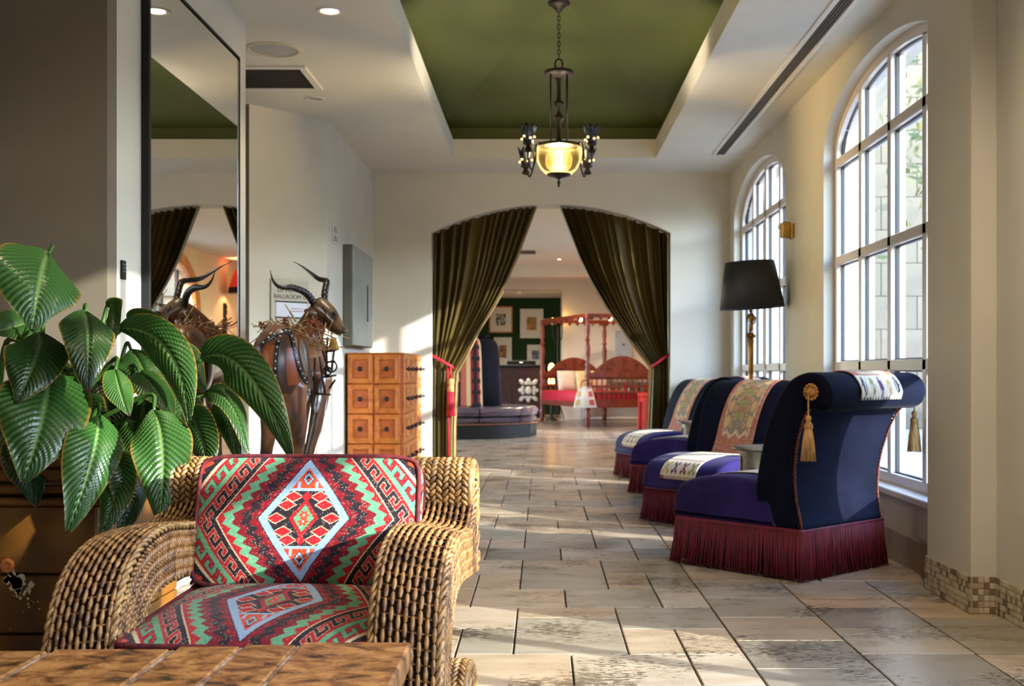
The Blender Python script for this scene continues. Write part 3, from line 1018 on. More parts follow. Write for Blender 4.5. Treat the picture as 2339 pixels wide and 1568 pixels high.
def make_arm(xc, w, flip):
    """arched arm: woven ribbon above, plaited bands on both cheeks, twisted rope on the edges"""
    nC = 9
    # core
    n = len(top3)
    v, f = [], []
    for i in range(n):
        t, l = top3[i], low3[i]
        tilt = .02 * flip
        v += [(xc - w / 2, t.y, t.z - tilt), (xc + w / 2, t.y, t.z + tilt), (xc + w / 2, l.y, l.z), (xc - w / 2, l.y, l.z)]
    for i in range(n - 1):
        for k in range(4):
            k2 = (k + 1) % 4
            f.append((i * 4 + k, i * 4 + k2, i * 4 + 4 + k2, i * 4 + 4 + k))
    f += [(0, 1, 2, 3), tuple((n - 1) * 4 + k for k in (3, 2, 1, 0))]
    m_ = MB(); m_.add(v, f)
    arm = m_.build('arm', M['wicker_dark'], wc)
    # woven ribbon on top/front
    mb = MB()
    rows = resample(top3, step=.0165)
    for i, p in enumerate(rows):
        a = rows[max(0, i - 1)]; b = rows[min(len(rows) - 1, i + 1)]
        t = (b - a).normalized()
        nrm = Vector((1, 0, 0)).cross(t).normalized()
        if nrm.y > 0 and nrm.z < 0: nrm = -nrm
        if nrm.dot(Vector((0, -1, .6))) < 0: nrm = -nrm
        for k in range(nC):
            if (i + k) % 2: continue
            uq = (k + .5) / nC - .5
            c = Vector((xc + uq * w * .96, p.y, p.z + .02 * flip * 2 * uq)) + nrm * (.006 + .006 * (1 - (2 * uq) ** 2))
            c += t * rnd.uniform(-.0015, .0015)
            mb.ell(c, Vector((w / nC * .37, 0, 0)), nrm * .0065, t * .0195 + nrm * rnd.uniform(-.001, .001), 6, 4)
        # weft seen between strands
        if i % 2 == 0:
            mb.tube([(xc - w * .48, p.y + nrm.y * .003, p.z + nrm.z * .003 - .02 * flip), (xc + w * .48, p.y + nrm.y * .003, p.z + nrm.z * .003 + .02 * flip)], .0032, 4)
    o = mb.build('weave', M['wicker'], arm, 'all'); o['kind'] = 'stuff'
    # plaited cheeks
    for sg in (-1, 1):
        mb = MB()
        for q in range(4):
            fr = (q + .6) / 4.2
            path = [Vector((xc + sg * (w / 2 + .002), top3[i].y * (1 - fr) + low3[i].y * fr, top3[i].z * (1 - fr) + low3[i].z * fr)) for i in range(n)]
            vbraid(mb, path, lambda t, p: Vector((sg, 0, 0)), .030, .0155, .007)
        o = mb.build('plait', M['wicker'], arm, 'all'); o['kind'] = 'stuff'
        for src in (top3, low3):
            m_ = MB()
            rope(m_, [Vector((xc + sg * w / 2, p.y, p.z + (.02 * flip * sg if src is top3 else 0))) for p in src], .0085, .05)
            m_.build('edge_rope', M['wicker_rope'], arm, 'all')
    return arm
AW = .152
make_arm(-.365, AW, .5)
make_arm(.365, AW, -.5)

# rolled back and its end roundels
def roll(xa, xb, cy, cz, r, name, nb, lab=None, a0=-60, a1=200):
    mb = MB()
    Mx = Matrix.Translation((xa, cy, cz)) @ Matrix.Rotation(math.pi / 2, 4, 'Y')
    mb.lathe([(r, 0), (r, xb - xa)], 20, Mx)
    ro = mb.build(name, M['wicker_dark'], wc)
    mb = MB()
    for k in range(nb):
        x = xa + (k + .5) * (xb - xa) / nb
        pth = []
        for q in range(26):
            a = math.radians(a0 + (a1 - a0) * q / 25)
            pth.append(Vector((x, cy - math.cos(a) * r, cz + math.sin(a) * r)))
        vbraid(mb, pth, lambda t, p: Vector((0, p.y - cy, p.z - cz)), (xb - xa) / nb * .98, .0165, .010)
    o = mb.build('plait', M['wicker_rope'], ro, 'all'); o['kind'] = 'stuff'
    for x, sg in ((xa, -1), (xb, 1)):
        m_ = MB()
        for rr_ in (r * 1.0, r * .72):
            m_.tube([(x + sg * .004, cy + math.cos(2 * math.pi * i / 20) * rr_, cz + math.sin(2 * math.pi * i / 20) * rr_) for i in range(20)], .011, 6, closed=True)
        m_.build('end_rope', M['wicker_rope'], ro, 'all')
        m_ = MB(); m_.ell((x + sg * .008, cy, cz), (.016, 0, 0), (0, r * .42, 0), (0, 0, r * .42), 12, 6)
        m_.build('end_button', M['black'], ro, 'all')
    return ro
roll(-.425, .425, .36, .665, .078, 'back_roll', 24)
roll(-.45, -.29, .05, .13, .115, 'foot_roll', 5)
roll(.29, .45, .05, .13, .115, 'foot_roll', 5)
# back panel under the roll, seat frame
mb = MB(); mb.box((0, .33, .50), (.72, .04, .30), .006); bp_ = mb.build('back_panel', M['wicker_dark'], wc)
mb = MB()
for k in range(22):
    x = -.35 + k * .0333
    vbraid(mb, [Vector((x, .305, .36 + .30 * i / 14)) for i in range(15)], lambda t, p: Vector((0, -1, 0)), .03, .018, .008)
o = mb.build('plait', M['wicker'], bp_, 'all'); o['kind'] = 'stuff'
mb = MB()
mb.box((0, -.13, .285), (.60, .62, .05), .01)
mb.build('seat_frame', M['wicker_dark'], wc)
for sx in (-1, 1):
    m_ = MB(); rope(m_, [Vector((sx * .29, .30, .70)), Vector((sx * .30, .28, .62)), Vector((sx * .315, .24, .57)), Vector((sx * .31, .22, .5))], .013, .06); m_.build('post_rope', M['wicker_rope'], wc, 'all')
for sx in (-1, 1):
    for (y, z1) in ((.30, .40), (-.36, .27)):
        m_ = MB(); m_.tube([(sx * .27, y, 0), (sx * .27, y, z1)], .022, 10); m_.build('leg', M['wicker_dark'], wc, True)
bc = cushion('back_cushion', .585, .345, .105, wc, .035, corner=.16)
bc.location = (.01, .175, .588)
bc.rotation_euler = (math.radians(90 - 17), 0, math.radians(1.5))
bc['label'] = 'red kilim back cushion with blue diamond'
sc_ = cushion('seat_cushion', .572, .56, .10, wc, .035, corner=.10, seed=2)
sc_.location = (.005, -.145, .362)
sc_.rotation_euler = (math.radians(3), 0, 0)
sc_['label'] = 'sunlit red kilim seat cushion'

# ------------------------------------------------------------------ plank coffee table
def wood(name, c1, c2, c3, stretch=(1, 1, 1), scale=5, rough=.5, rand=.12, thr=(.25, .45, .72)):
    m, t, b = newmat(name)
    L, N = t.links, t.nodes
    tc = N.new('ShaderNodeTexCoord'); oi = N.new('ShaderNodeObjectInfo')
    ad = N.new('ShaderNodeVectorMath'); ad.operation = 'ADD'
    cx = N.new('ShaderNodeCombineXYZ')
    ml = N.new('ShaderNodeMath'); ml.operation = 'MULTIPLY'; ml.inputs[1].default_value = 37
    L.new(oi.outputs['Random'], ml.inputs[0])
    for i in range(3): L.new(ml.outputs[0], cx.inputs[i])
    L.new(tc.outputs['Object'], ad.inputs[0]); L.new(cx.outputs[0], ad.inputs[1])
    mp = N.new('ShaderNodeMapping'); mp.inputs['Scale'].default_value = stretch
    L.new(ad.outputs[0], mp.inputs[0])
    n1 = N.new('ShaderNodeTexNoise'); n1.inputs['Scale'].default_value = scale; n1.inputs['Detail'].default_value = 8; n1.inputs['Roughness'].default_value = .65; n1.inputs['Distortion'].default_value = .6
    L.new(mp.outputs[0], n1.inputs[0])
    r = N.new('ShaderNodeValToRGB')
    r.color_ramp.elements[0].position = thr[0]; r.color_ramp.elements[1].position = thr[2]
    r.color_ramp.elements[0].color = (*c3, 1); r.color_ramp.elements[1].color = (*c1, 1)
    e = r.color_ramp.elements.new(thr[1]); e.color = (*c2, 1)
    L.new(n1.outputs[0], r.inputs[0])
    n2 = N.new('ShaderNodeTexNoise'); n2.inputs['Scale'].default_value = scale * 9; n2.inputs['Detail'].default_value = 4
    L.new(mp.outputs[0], n2.inputs[0])
    mr = N.new('ShaderNodeMapRange'); mr.inputs[1].default_value = .3; mr.inputs[2].default_value = .7; mr.inputs[3].default_value = .75; mr.inputs[4].default_value = 1.15
    L.new(n2.outputs[0], mr.inputs[0])
    m2 = N.new('ShaderNodeMapRange'); m2.inputs[3].default_value = 1 - rand; m2.inputs[4].default_value = 1 + rand
    L.new(oi.outputs['Random'], m2.inputs[0])
    mm = N.new('ShaderNodeMath'); mm.operation = 'MULTIPLY'
    L.new(mr.outputs[0], mm.inputs[0]); L.new(m2.outputs[0], mm.inputs[1])
    hs = N.new('ShaderNodeHueSaturation')
    L.new(mm.outputs[0], hs.inputs['Value']); L.new(r.outputs[0], hs.inputs['Color'])
    L.new(hs.outputs[0], b.inputs['Base Color'])
    b.inputs['Roughness'].default_value = rough
    bp = N.new('ShaderNodeBump'); bp.inputs['Strength'].default_value = .3; bp.inputs['Distance'].default_value = .004
    L.new(n2.outputs[0], bp.inputs['Height']); L.new(bp.outputs[0], b.inputs['Normal'])
    return m
M['table_wood'] = wood('worn_plank', rgb(190, 134, 76), rgb(140, 88, 42), rgb(40, 21, 9), (3.0, 4.6, 4), 4.6, .45, .14, (.35, .46, .60))
M['apron_wood'] = wood('grey_apron', rgb(120, 100, 84), rgb(92, 74, 60), rgb(50, 38, 30), (1, 6, 6), 4, .6)
tb = thing('coffee_table', 'rustic plank coffee table with worn brown boards in the foreground', 'table', (-.9, 2.0, 0))
TZ = .45
edges = [-.262, -.4895, -.601, -.7325, -.968, -1.19, -1.40, -1.62]
ends = [2.345, 2.33, 2.315, 2.295, 2.275, 2.262, 2.25]
for k in range(7):
    x1, x0 = edges[k], edges[k + 1]
    e = ends[k]
    m_ = MB(); L_ = e - 1.15
    m_.box((0, 0, 0), (x1 - x0 - .007, L_, .052), .005)
    o = m_.build('plank', M['table_wood'], tb)
    o.location = ((x0 + x1) / 2 + .9, (e + 1.15) / 2 - 2.0, TZ - .026 + rnd.uniform(-.001, .001))
    o.rotation_euler = (0, 0, rnd.uniform(-.004, .004))
M['putty'] = pm('pale_putty', rgb(196, 178, 160), rgb(120, 92, 70), 30, .8)
for k in range(1, 7):
    m_ = MB(); e = min(ends[k], ends[k - 1]) - .004
    m_.box((0, 0, 0), (.0075, e - 1.15, .04), .001); o = m_.build('joint_filler', M['putty'], tb); o.location = (edges[k] + .9, (e + 1.15) / 2 - 2.0, TZ - .0225)
for (x, y, sx, sy) in ((-.94, 2.22, 1.25, .03), (-.94, 1.2, 1.25, .03), (-.285, 1.71, .03, 1.0), (-1.595, 1.71, .03, 1.0)):
    m_ = MB(); m_.box((0, 0, 0), (sx, sy, .10), .004); o = m_.build('apron', M['apron_wood'], tb); o.location = (x + .9, y - 2, TZ - .102)
for (x, y) in ((-.32, 2.18), (-1.56, 2.18), (-.32, 1.24), (-1.56, 1.24)):
    m_ = MB(); m_.box((x + .9, y - 2, .20), (.08, .08, .396), .006); m_.build('leg', M['apron_wood'], tb)

# ------------------------------------------------------------------ planter chest
def chest_mat():
    m, t, b = newmat('stained_chest')
    L, N = t.links, t.nodes
    tc = N.new('ShaderNodeTexCoord')
    n1 = N.new('ShaderNodeTexNoise'); n1.inputs['Scale'].default_value = 3; n1.inputs['Detail'].default_value = 6
    L.new(N.new('ShaderNodeNewGeometry').outputs['Position'], n1.inputs[0])
    r = N.new('ShaderNodeValToRGB')
    r.color_ramp.elements[0].position = .3; r.color_ramp.elements[1].position = .72
    r.color_ramp.elements[0].color = (*rgb(44, 24, 8), 1); r.color_ramp.elements[1].color = (*rgb(140, 88, 22), 1)
    L.new(n1.outputs[0], r.inputs[0])
    n2 = N.new('ShaderNodeTexNoise'); n2.inputs['Scale'].default_value = 9; n2.inputs['Detail'].default_value = 9; n2.inputs['Roughness'].default_value = .7
    L.new(N.new('ShaderNodeNewGeometry').outputs['Position'], n2.inputs[0])
    r2 = N.new('ShaderNodeValToRGB'); r2.color_ramp.elements[0].position = .66; r2.color_ramp.elements[1].position = .69
    L.new(n2.outputs[0], r2.inputs[0])
    mx = N.new('ShaderNodeMix'); mx.data_type = 'RGBA'
    L.new(r2.outputs[0], mx.inputs[0]); L.new(r.outputs[0], mx.inputs[6]); mx.inputs[7].default_value = (*rgb(205, 190, 160), 1)
    L.new(mx.outputs[2], b.inputs['Base Color'])
    b.inputs['Roughness'].default_value = .38
    bp = N.new('ShaderNodeBump'); bp.inputs['Strength'].default_value = .3; bp.inputs['Distance'].default_value = .01
    L.new(n2.outputs[0], bp.inputs['Height']); L.new(bp.outputs[0], b.inputs['Normal'])
    return m
M['chest'] = chest_mat()
M['soil'] = pm('soil', (.03, .02, .013), (.06, .04, .025), 60, .95, bump=.8, bscale=80)
pc = thing('planter_chest', 'dark stained wooden planter chest with pale paint splashes behind the wicker chair', 'planter', (-1.99, 3.86, 0))
for k, (z0, z1) in enumerate(((.03, .205), (.21, .385), (.39, .595))):
    m_ = MB(); m_.box((0, -.37, (z0 + z1) / 2), (1.30, .03, z1 - z0), .006); m_.build('board', M['chest'], pc)
    m_ = MB(); m_.box((.645, 0, (z0 + z1) / 2), (.03, .70, z1 - z0), .006); m_.build('board', M['chest'], pc)
    m_ = MB(); m_.box((-.645, 0, (z0 + z1) / 2), (.03, .70, z1 - z0), .006); m_.build('board', M['chest'], pc)
    m_ = MB(); m_.box((0, .37, (z0 + z1) / 2), (1.30, .03, z1 - z0), .006); m_.build('board', M['chest'], pc)
for (z, h_, o_) in ((.61, .022, .03), (.645, .03, .012), (.69, .04, .02), (.725, .022, .035)):
    m_ = MB()
    for sy in (-1, 1): m_.box((0, sy * .37, z), (1.30 + 2 * o_, .03 + 2 * o_, h_), .006)
    for sx in (-1, 1): m_.box((sx * .645, 0, z), (.03 + 2 * o_, .70, h_), .006)
    m_.build('moulding', M['chest'], pc)
m_ = MB(); m_.box((0, 0, .33), (1.26, .70, .66)); m_.build('soil_box', M['soil'], pc)
m_ = MB(); m_.lathe([(.020, 0), (.022, .005), (.011, .008), (.008, .002)], 14, Matrix.Translation((.385, -.386, .417)) @ Matrix.Rotation(math.pi / 2, 4, 'X')); m_.build('knob_hole', M['orange_wood'], pc, True)

sr = random.Random(21); m_ = MB()
for i in range(46):
    t = abs(sr.gauss(0, .45)); cx_ = .395 + .07 * t + sr.gauss(0, .012); cz_ = .385 - .11 * t + sr.gauss(0, .012); r_ = sr.uniform(.003, .014) * (1.2 - min(1, t))
    m_.prism([(math.cos(a) * r_ * sr.uniform(.6, 1.3), math.sin(a) * r_ * sr.uniform(.7, 1.5)) for a in [2 * math.pi * q / 8 for q in range(8)]], .0012, Matrix.Translation((cx_, -.3853, cz_)) @ Matrix.Rotation(math.pi / 2, 4, 'X'))
m_.build('paint_splash', pm('dried_paint', rgb(206, 194, 168), rgb(180, 164, 136), 40, .7), pc)['kind'] = 'stuff'
# ------------------------------------------------------------------ plant
def leaf_mat(name, c1, c2):
    m, t, b = newmat(name)
    L, N = t.links, t.nodes
    a = N.new('ShaderNodeAttribute'); a.attribute_name = 'Col'
    oi = N.new('ShaderNodeObjectInfo')
    mr = N.new('ShaderNodeMapRange'); mr.inputs[3].default_value = .75; mr.inputs[4].default_value = 1.25
    L.new(oi.outputs['Random'], mr.inputs[0])
    hs = N.new('ShaderNodeHueSaturation')
    L.new(a.outputs[0], hs.inputs['Color']); L.new(mr.outputs[0], hs.inputs['Value'])
    L.new(hs.outputs[0], b.inputs['Base Color'])
    b.inputs['Roughness'].default_value = .3
    b.inputs['Specular IOR Level'].default_value = .5
    b.inputs['Coat Weight'].default_value = .15
    b.inputs['Coat Roughness'].default_value = .2
    # a little light through the blade
    tr_ = N.new('ShaderNodeBsdfTranslucent')
    h2 = N.new('ShaderNodeHueSaturation'); h2.inputs['Value'].default_value = 1.3
    L.new(hs.outputs[0], h2.inputs['Color']); L.new(h2.outputs[0], tr_.inputs[0])
    mx = N.new('ShaderNodeMixShader'); mx.inputs[0].default_value = .22
    out = [n for n in N if n.type == 'OUTPUT_MATERIAL'][0]
    L.new(b.outputs[0], mx.inputs[1]); L.new(tr_.outputs[0], mx.inputs[2]); L.new(mx.outputs[0], out.inputs[0])
    return m
M['leaf'] = leaf_mat('peace_lily_leaf', None, None)
M['stem'] = pm('green_stem', rgb(58, 96, 34), rgb(40, 74, 24), 12, .4)
LG = (srgb_arr((70, 112, 48)), srgb_arr((28, 60, 24)), srgb_arr((122, 152, 84)))

plant = thing('peace_lily', 'large green potted lily with broad ribbed leaves overhanging the dark chest', 'plant', (-1.58, 3.76, .66))
CROWN = Vector((-1.58, 3.76, .665))
lrs = np.random.RandomState(11)
def leaf(base, mid, tip, width, roll_=0.0, dark=0.0, brown=.04, fold=.18, stem=True, stem_from=None):
    base, mid, tip = Vector(base), Vector(mid), Vector(tip)
    nv, nu = 148, 25
    P = np.zeros((nv, nu, 3)); C = np.zeros((nv, nu, 3), np.float32)
    view = Vector((0, 0, 1.0))
    seed = lrs.rand() * 10
    for i in range(nv):
        t = i / (nv - 1)
        p = base * (1 - t) ** 2 + mid * 2 * t * (1 - t) + tip * t * t
        d = ((mid - base) * 2 * (1 - t) + (tip - mid) * 2 * t).normalized()
        to = (Vector((.25, 0, 1.15)) - p).normalized()
        s = d.cross(to)
        if s.length < .05: s = d.orthogonal()
        s.normalize()
        s = (Matrix.Rotation(roll_, 3, d) @ s)
        n = s.cross(d).normalized()
        if n.dot(to) < 0: n = -n
        wd = width * (math.sin(math.pi * min(1, t ** .72 * .985 + .008)) ** .78) * (1 - .15 * t)
        for j in range(nu):
            u = -1 + 2 * j / (nu - 1)
            ph = t * 19 - abs(u) * 4.2
            rib = .0042 * math.cos(2 * math.pi * ph) * min(1, abs(u) * 6) * (1 - abs(u) ** 6)
            wav = .012 * width / .2 * math.sin(9 * t + 3 * u + seed) * abs(u) ** 2
            q = p + s * (u * wd / 2) - n * (fold * wd * .5 * (abs(u) ** 1.6)) * 1.0 + n * (rib + wav) + n * (.008 * math.exp(-(u * 9) ** 2)) * -1
            P[i, j] = q
            k = .5 + .5 * math.cos(2 * math.pi * ph)
            c = LG[0] * k + LG[1] * (1 - k)
            if abs(u) < .035: c = LG[2]
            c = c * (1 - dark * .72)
            e = abs(u) > 1 - brown * .7 * (1 + math.sin(17 * t + seed * 3))
            if e and t > .1: c = srgb_arr((150, 110, 40))
            if t > .965 + .03 * math.sin(seed): c = srgb_arr((96, 62, 30))
            C[i, j] = c
    off = np.array(plant.location)
    o = grid_obj('leaf', P - off, C, M['leaf'], plant)
    if stem:
        a = stem_from or CROWN + Vector((lrs.uniform(-.2, .14), lrs.uniform(-.15, .12), 0))
        b = base
        h = Vector(((a.x * .55 + b.x * .45), (a.y + b.y) / 2, max(a.z, b.z) + .02))
        if b.z < a.z + .1: h.z = a.z + .32
        d0 = (mid - base).normalized()
        h2_ = b - d0 * .08 + Vector((0, 0, .0))
        pts = catmull([a, a.lerp(h, .5) + Vector((0, 0, .05)), h if b.z < a.z + .1 else a.lerp(b, .6) + Vector((0, 0, .04)), h2_, b], 6)
        m_ = MB(); m_.tube([p - Vector(off) for p in pts], [.011 - .006 * i / (len(pts) - 1) for i in range(len(pts))], 7)
        m_.build('petiole', M['stem'], plant, 'all')
    return o
def pl(bx, by, bd, mx, my, md, tx, ty, td, wpx, **k):
    leaf(at(bx, by, bd), at(mx, my, md), at(tx, ty, td), wpx * (bd + td) / 2 / F, **k)
# the leaves that show, front ones first
pl(112, 580, 3.42, 95, 600, 3.14, 74, 758, 3.14, 212, roll_=-.15, fold=.30, brown=.05)
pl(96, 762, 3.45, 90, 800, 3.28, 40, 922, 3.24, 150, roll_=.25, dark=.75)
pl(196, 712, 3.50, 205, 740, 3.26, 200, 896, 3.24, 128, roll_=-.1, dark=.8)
pl(112, 850, 3.42, 110, 930, 3.20, 54, 1102, 3.20, 212, roll_=.05, fold=.10)
pl(226, 950, 3.40, 232, 1020, 3.22, 152, 1222, 3.20, 140, roll_=-.2, fold=.28)
pl(352, 938, 3.36, 385, 1020, 3.24, 362, 1196, 3.22, 146, roll_=.12, fold=.2)
pl(264, 845, 3.42, 270, 890, 3.30, 296, 952, 3.30, 72, roll_=-.3)
pl(270, 752, 3.60, 420, 745, 3.42, 432, 976, 3.34, 104, roll_=.35, fold=.35)
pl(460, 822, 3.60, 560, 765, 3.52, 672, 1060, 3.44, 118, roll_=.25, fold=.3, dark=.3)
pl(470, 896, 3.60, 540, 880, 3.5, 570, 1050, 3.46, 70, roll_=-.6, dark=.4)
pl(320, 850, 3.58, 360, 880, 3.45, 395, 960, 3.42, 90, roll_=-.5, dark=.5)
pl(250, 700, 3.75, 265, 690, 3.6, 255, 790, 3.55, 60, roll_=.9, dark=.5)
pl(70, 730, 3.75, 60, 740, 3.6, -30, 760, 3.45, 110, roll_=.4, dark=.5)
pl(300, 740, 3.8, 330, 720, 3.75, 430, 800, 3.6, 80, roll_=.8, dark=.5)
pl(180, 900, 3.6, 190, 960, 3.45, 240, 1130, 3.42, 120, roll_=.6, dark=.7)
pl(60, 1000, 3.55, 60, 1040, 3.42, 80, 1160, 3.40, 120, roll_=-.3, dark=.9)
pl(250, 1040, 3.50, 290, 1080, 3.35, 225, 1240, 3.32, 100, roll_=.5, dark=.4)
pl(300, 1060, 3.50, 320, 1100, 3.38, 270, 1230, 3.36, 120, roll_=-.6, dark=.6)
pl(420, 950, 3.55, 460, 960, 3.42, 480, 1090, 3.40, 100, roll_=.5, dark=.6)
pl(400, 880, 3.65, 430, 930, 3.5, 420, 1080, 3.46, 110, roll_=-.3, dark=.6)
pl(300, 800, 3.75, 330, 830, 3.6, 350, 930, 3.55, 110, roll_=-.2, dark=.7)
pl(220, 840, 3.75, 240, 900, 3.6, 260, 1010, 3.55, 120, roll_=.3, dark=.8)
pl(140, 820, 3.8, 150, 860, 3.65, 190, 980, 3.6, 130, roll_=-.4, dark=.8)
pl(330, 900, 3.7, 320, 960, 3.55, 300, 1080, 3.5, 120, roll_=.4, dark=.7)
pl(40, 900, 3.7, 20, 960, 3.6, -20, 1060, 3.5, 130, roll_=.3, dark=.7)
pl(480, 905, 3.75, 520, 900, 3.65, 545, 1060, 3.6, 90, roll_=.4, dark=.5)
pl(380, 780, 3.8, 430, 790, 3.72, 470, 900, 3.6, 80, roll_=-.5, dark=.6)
# ------------------------------------------------------------------ slipper chairs
M['velvet'] = pm('navy_velvet', rgb(17, 20, 38), rgb(11, 13, 26), 5, .8, spec=.05, sheen=.03, bump=.05, bscale=120)
M['velvet_purple'] = pm('violet_velvet', rgb(50, 38, 92), rgb(38, 28, 76), 5, .75, spec=.08, sheen=.08, bump=.05, bscale=120)
M['fringe'] = pm('maroon_fringe', rgb(120, 16, 38), rgb(70, 8, 24), 70, .7, stretch=(1, 1, .1))
M['gold_braid'] = pm('gold_braid', rgb(190, 138, 62), rgb(140, 88, 34), 60, .6)
M['tassel'] = pm('gold_tassel', rgb(206, 164, 104), rgb(160, 116, 62), 90, .65, stretch=(1, 1, .1))
M['cord'] = pm('copper_cord', rgb(130, 60, 30), rgb(80, 34, 20), 80, .7)
M['runner'] = attrmat('runner_cloth', bscale=600)

def extr(prof, widthfn, bev, name, mat, parent, nb=4):
    """closed side profile (y, z) extruded along x with rounded cheeks"""
    n = len(prof)
    p = [Vector((a, b)) for a, b in prof]
    area = sum(p[i].x * p[(i + 1) % n].y - p[(i + 1) % n].x * p[i].y for i in range(n))
    sgn = 1 if area > 0 else -1
    nr = []
    for i in range(n):
        d = (p[(i + 1) % n] - p[i - 1])
        nr.append(Vector((d.y, -d.x)).normalized() * sgn)
    slices = []
    for k in range(nb + 1):
        a = math.pi / 2 * k / nb
        slices.append((-1, bev * (1 - math.sin(a)), bev * (1 - math.cos(a))))
    # (side, inset of outline, distance from cheek)
    v, f = [], []
    rows = []
    for sd in (-1, 1):
        seq = slices if sd == -1 else slices[::-1]
        for (_, ins, dist) in seq:
            row = []
            for i in range(n):
                q = p[i] - nr[i] * ins
                w_ = widthfn(p[i].x, p[i].y) / 2 - dist
                row.append((sd * w_, q.x, q.y))
            rows.append(row)
    # dist runs 0 at the cheek: first slice is the flat cheek outline inset by bev
    for r in rows: v += r
    m = len(rows)
    for i in range(m - 1):
        for k in range(n):
            k2 = (k + 1) % n
            f.append((i * n + k, i * n + k2, (i + 1) * n + k2, (i + 1) * n + k))
    f.append(tuple(range(n))); f.append(tuple((m - 1) * n + k for k in range(n - 1, -1, -1)))
    mb = MB(); mb.add(v, f)
    return mb.build(name, mat, parent, 'all')

def smooth_prof(pts, n=6):
    P = [Vector((a, b, 0)) for a, b in pts]
    m = len(P); out = []
    for i in range(m):
        a, b, c, d = P[i - 1], P[i], P[(i + 1) % m], P[(i + 2) % m]
        for k in range(n):
            t = k / n
            q = .5 * ((2 * b) + (c - a) * t + (2 * a - 5 * b + 4 * c - d) * t * t + (3 * b - a - 3 * c + d) * t ** 3)
            out.append((q.x, q.y))
    return out

CR = {k: srgb_arr(v) for k, v in dict(terra=(176, 104, 78), pale=(208, 178, 142), taupe=(140, 120, 98), tan=(204, 160, 100), ivory=(226, 212, 186), plum=(96, 44, 92), wine=(130, 30, 60), olive=(150, 140, 80), ink=(52, 48, 56), rust=(150, 66, 46)).items()}
def runner_back(U, V):
    """long kilim runner: U across -1..1, V along 0 (low) .. 1 (over the top)"""
    C = np.empty(U.shape + (3,), np.float32); C[:] = CR['terra']
    au = np.abs(U)
    lo = .16 + .10 * np.abs(((U * 2.0) % 1.0) - .5)
    med = (V > lo) & (au < .78 - .25 * np.abs(V - .48) * 2) & (V < .82)
    edge = (V > lo - .03) & (au < .84 - .25 * np.abs(V - .48) * 2) & (V < .85)
    C[edge] = CR['pale']; C[med] = CR['taupe']
    C[med & (au < .22) & (V > .30) & (V < .68)] = CR['olive']
    C[med & (au < .13) & (np.abs(((V * 9) % 1) - .5) < .18) & (V > .30) & (V < .68)] = CR['terra']
    for cy in (.28, .42, .56, .70):
        d = ((au - .58) / .13) ** 2 + ((V - cy) / .055) ** 2
        C[med & (d < 1)] = CR['tan']
    for cy in np.arange(.25, .78, .075):
        d = ((au - .34) / .08) ** 2 + ((V - cy) / .024) ** 2
        C[med & (d < 1)] = CR['tan']; C[med & (d < .25)] = CR['rust']
    top = V > .86
    C[top] = CR['ivory']
    k = np.floor((U + 1) * 2.5)
    lu = ((U + 1) * 2.5) % 1 - .5
    lv = (V - .925) / .055
    r = np.abs(np.abs(lu) * 2.4 + np.abs(lv) * .55 - .55)
    hook = top & (np.abs(lv) < 1) & ((r < .16) | (np.abs(lu) < .07))
    cols = [CR['ink'], CR['tan'], CR['plum'], CR['olive'], CR['ink']]
    for i in range(5): C[hook & (k == i)] = cols[i]
    C[(V > .978) & (((U * 14) % 1) < .5)] = CR['ink']
    rs = np.random.RandomState(4); nz = rs.rand(*U.shape)
    C[nz < .10] *= .8; C[nz > .93] = C[nz > .93] * .6 + CR['ivory'] * .4
    return C
def runner_seat(U, V):
    C = np.empty(U.shape + (3,), np.float32); C[:] = CR['ivory']
    au = np.abs(U)
    C[(V > .10) & (V < .55)] = CR['ivory'] * .9 + CR['pale'] * .1
    k = np.floor((U + 1) * 2.0); lu = ((U + 1) * 2.0) % 1 - .5; lv = (V - .86) / .075
    r = np.abs(np.abs(lu) * 2.6 - np.abs(lv) * .6)
    hook = (np.abs(lv) < 1) & ((r < .22) | (np.abs(np.abs(lu) - .3) < .06) & (np.abs(lv) > .5))
    for i, c in enumerate((CR['tan'], CR['plum'], CR['wine'], CR['olive'])): C[hook & (k == i)] = c
    C[(V > .965) & (((U * 11) % 1) < .55)] = CR['rust']
    C[(np.abs(V - .72) < .012)] = CR['terra']
    st = (V > .15) & (V < .66) & (np.abs(((V * 12 + .3 * np.abs(((U * 4) % 1) - .5)) % 1) - .5) < .10)
    C[st] = CR['pale'] * .7 + CR['terra'] * .3
    rs = np.random.RandomState(5); nz = rs.rand(*U.shape)
    C[nz < .10] *= .85
    return C

SEAT = smooth_prof([(-.385, .235), (-.408, .30), (-.40, .365), (-.345, .425), (-.22, .462), (-.05, .475), (.12, .465), (.22, .45), (.24, .30), (.23, .235), (.0, .232)], 5)
BACK = smooth_prof([(.10, .24), (.115, .40), (.155, .56), (.212, .72), (.285, .86), (.37, .955), (.465, .995), (.55, .98), (.597, .915), (.585, .845), (.535, .815), (.485, .825), (.44, .79), (.395, .68), (.362, .54), (.358, .40), (.375, .30), (.385, .24), (.25, .235)], 5)
def back_w(y, z):
    return .715 + .17 * max(0, min(1, (z - .25) / .7)) ** 1.3

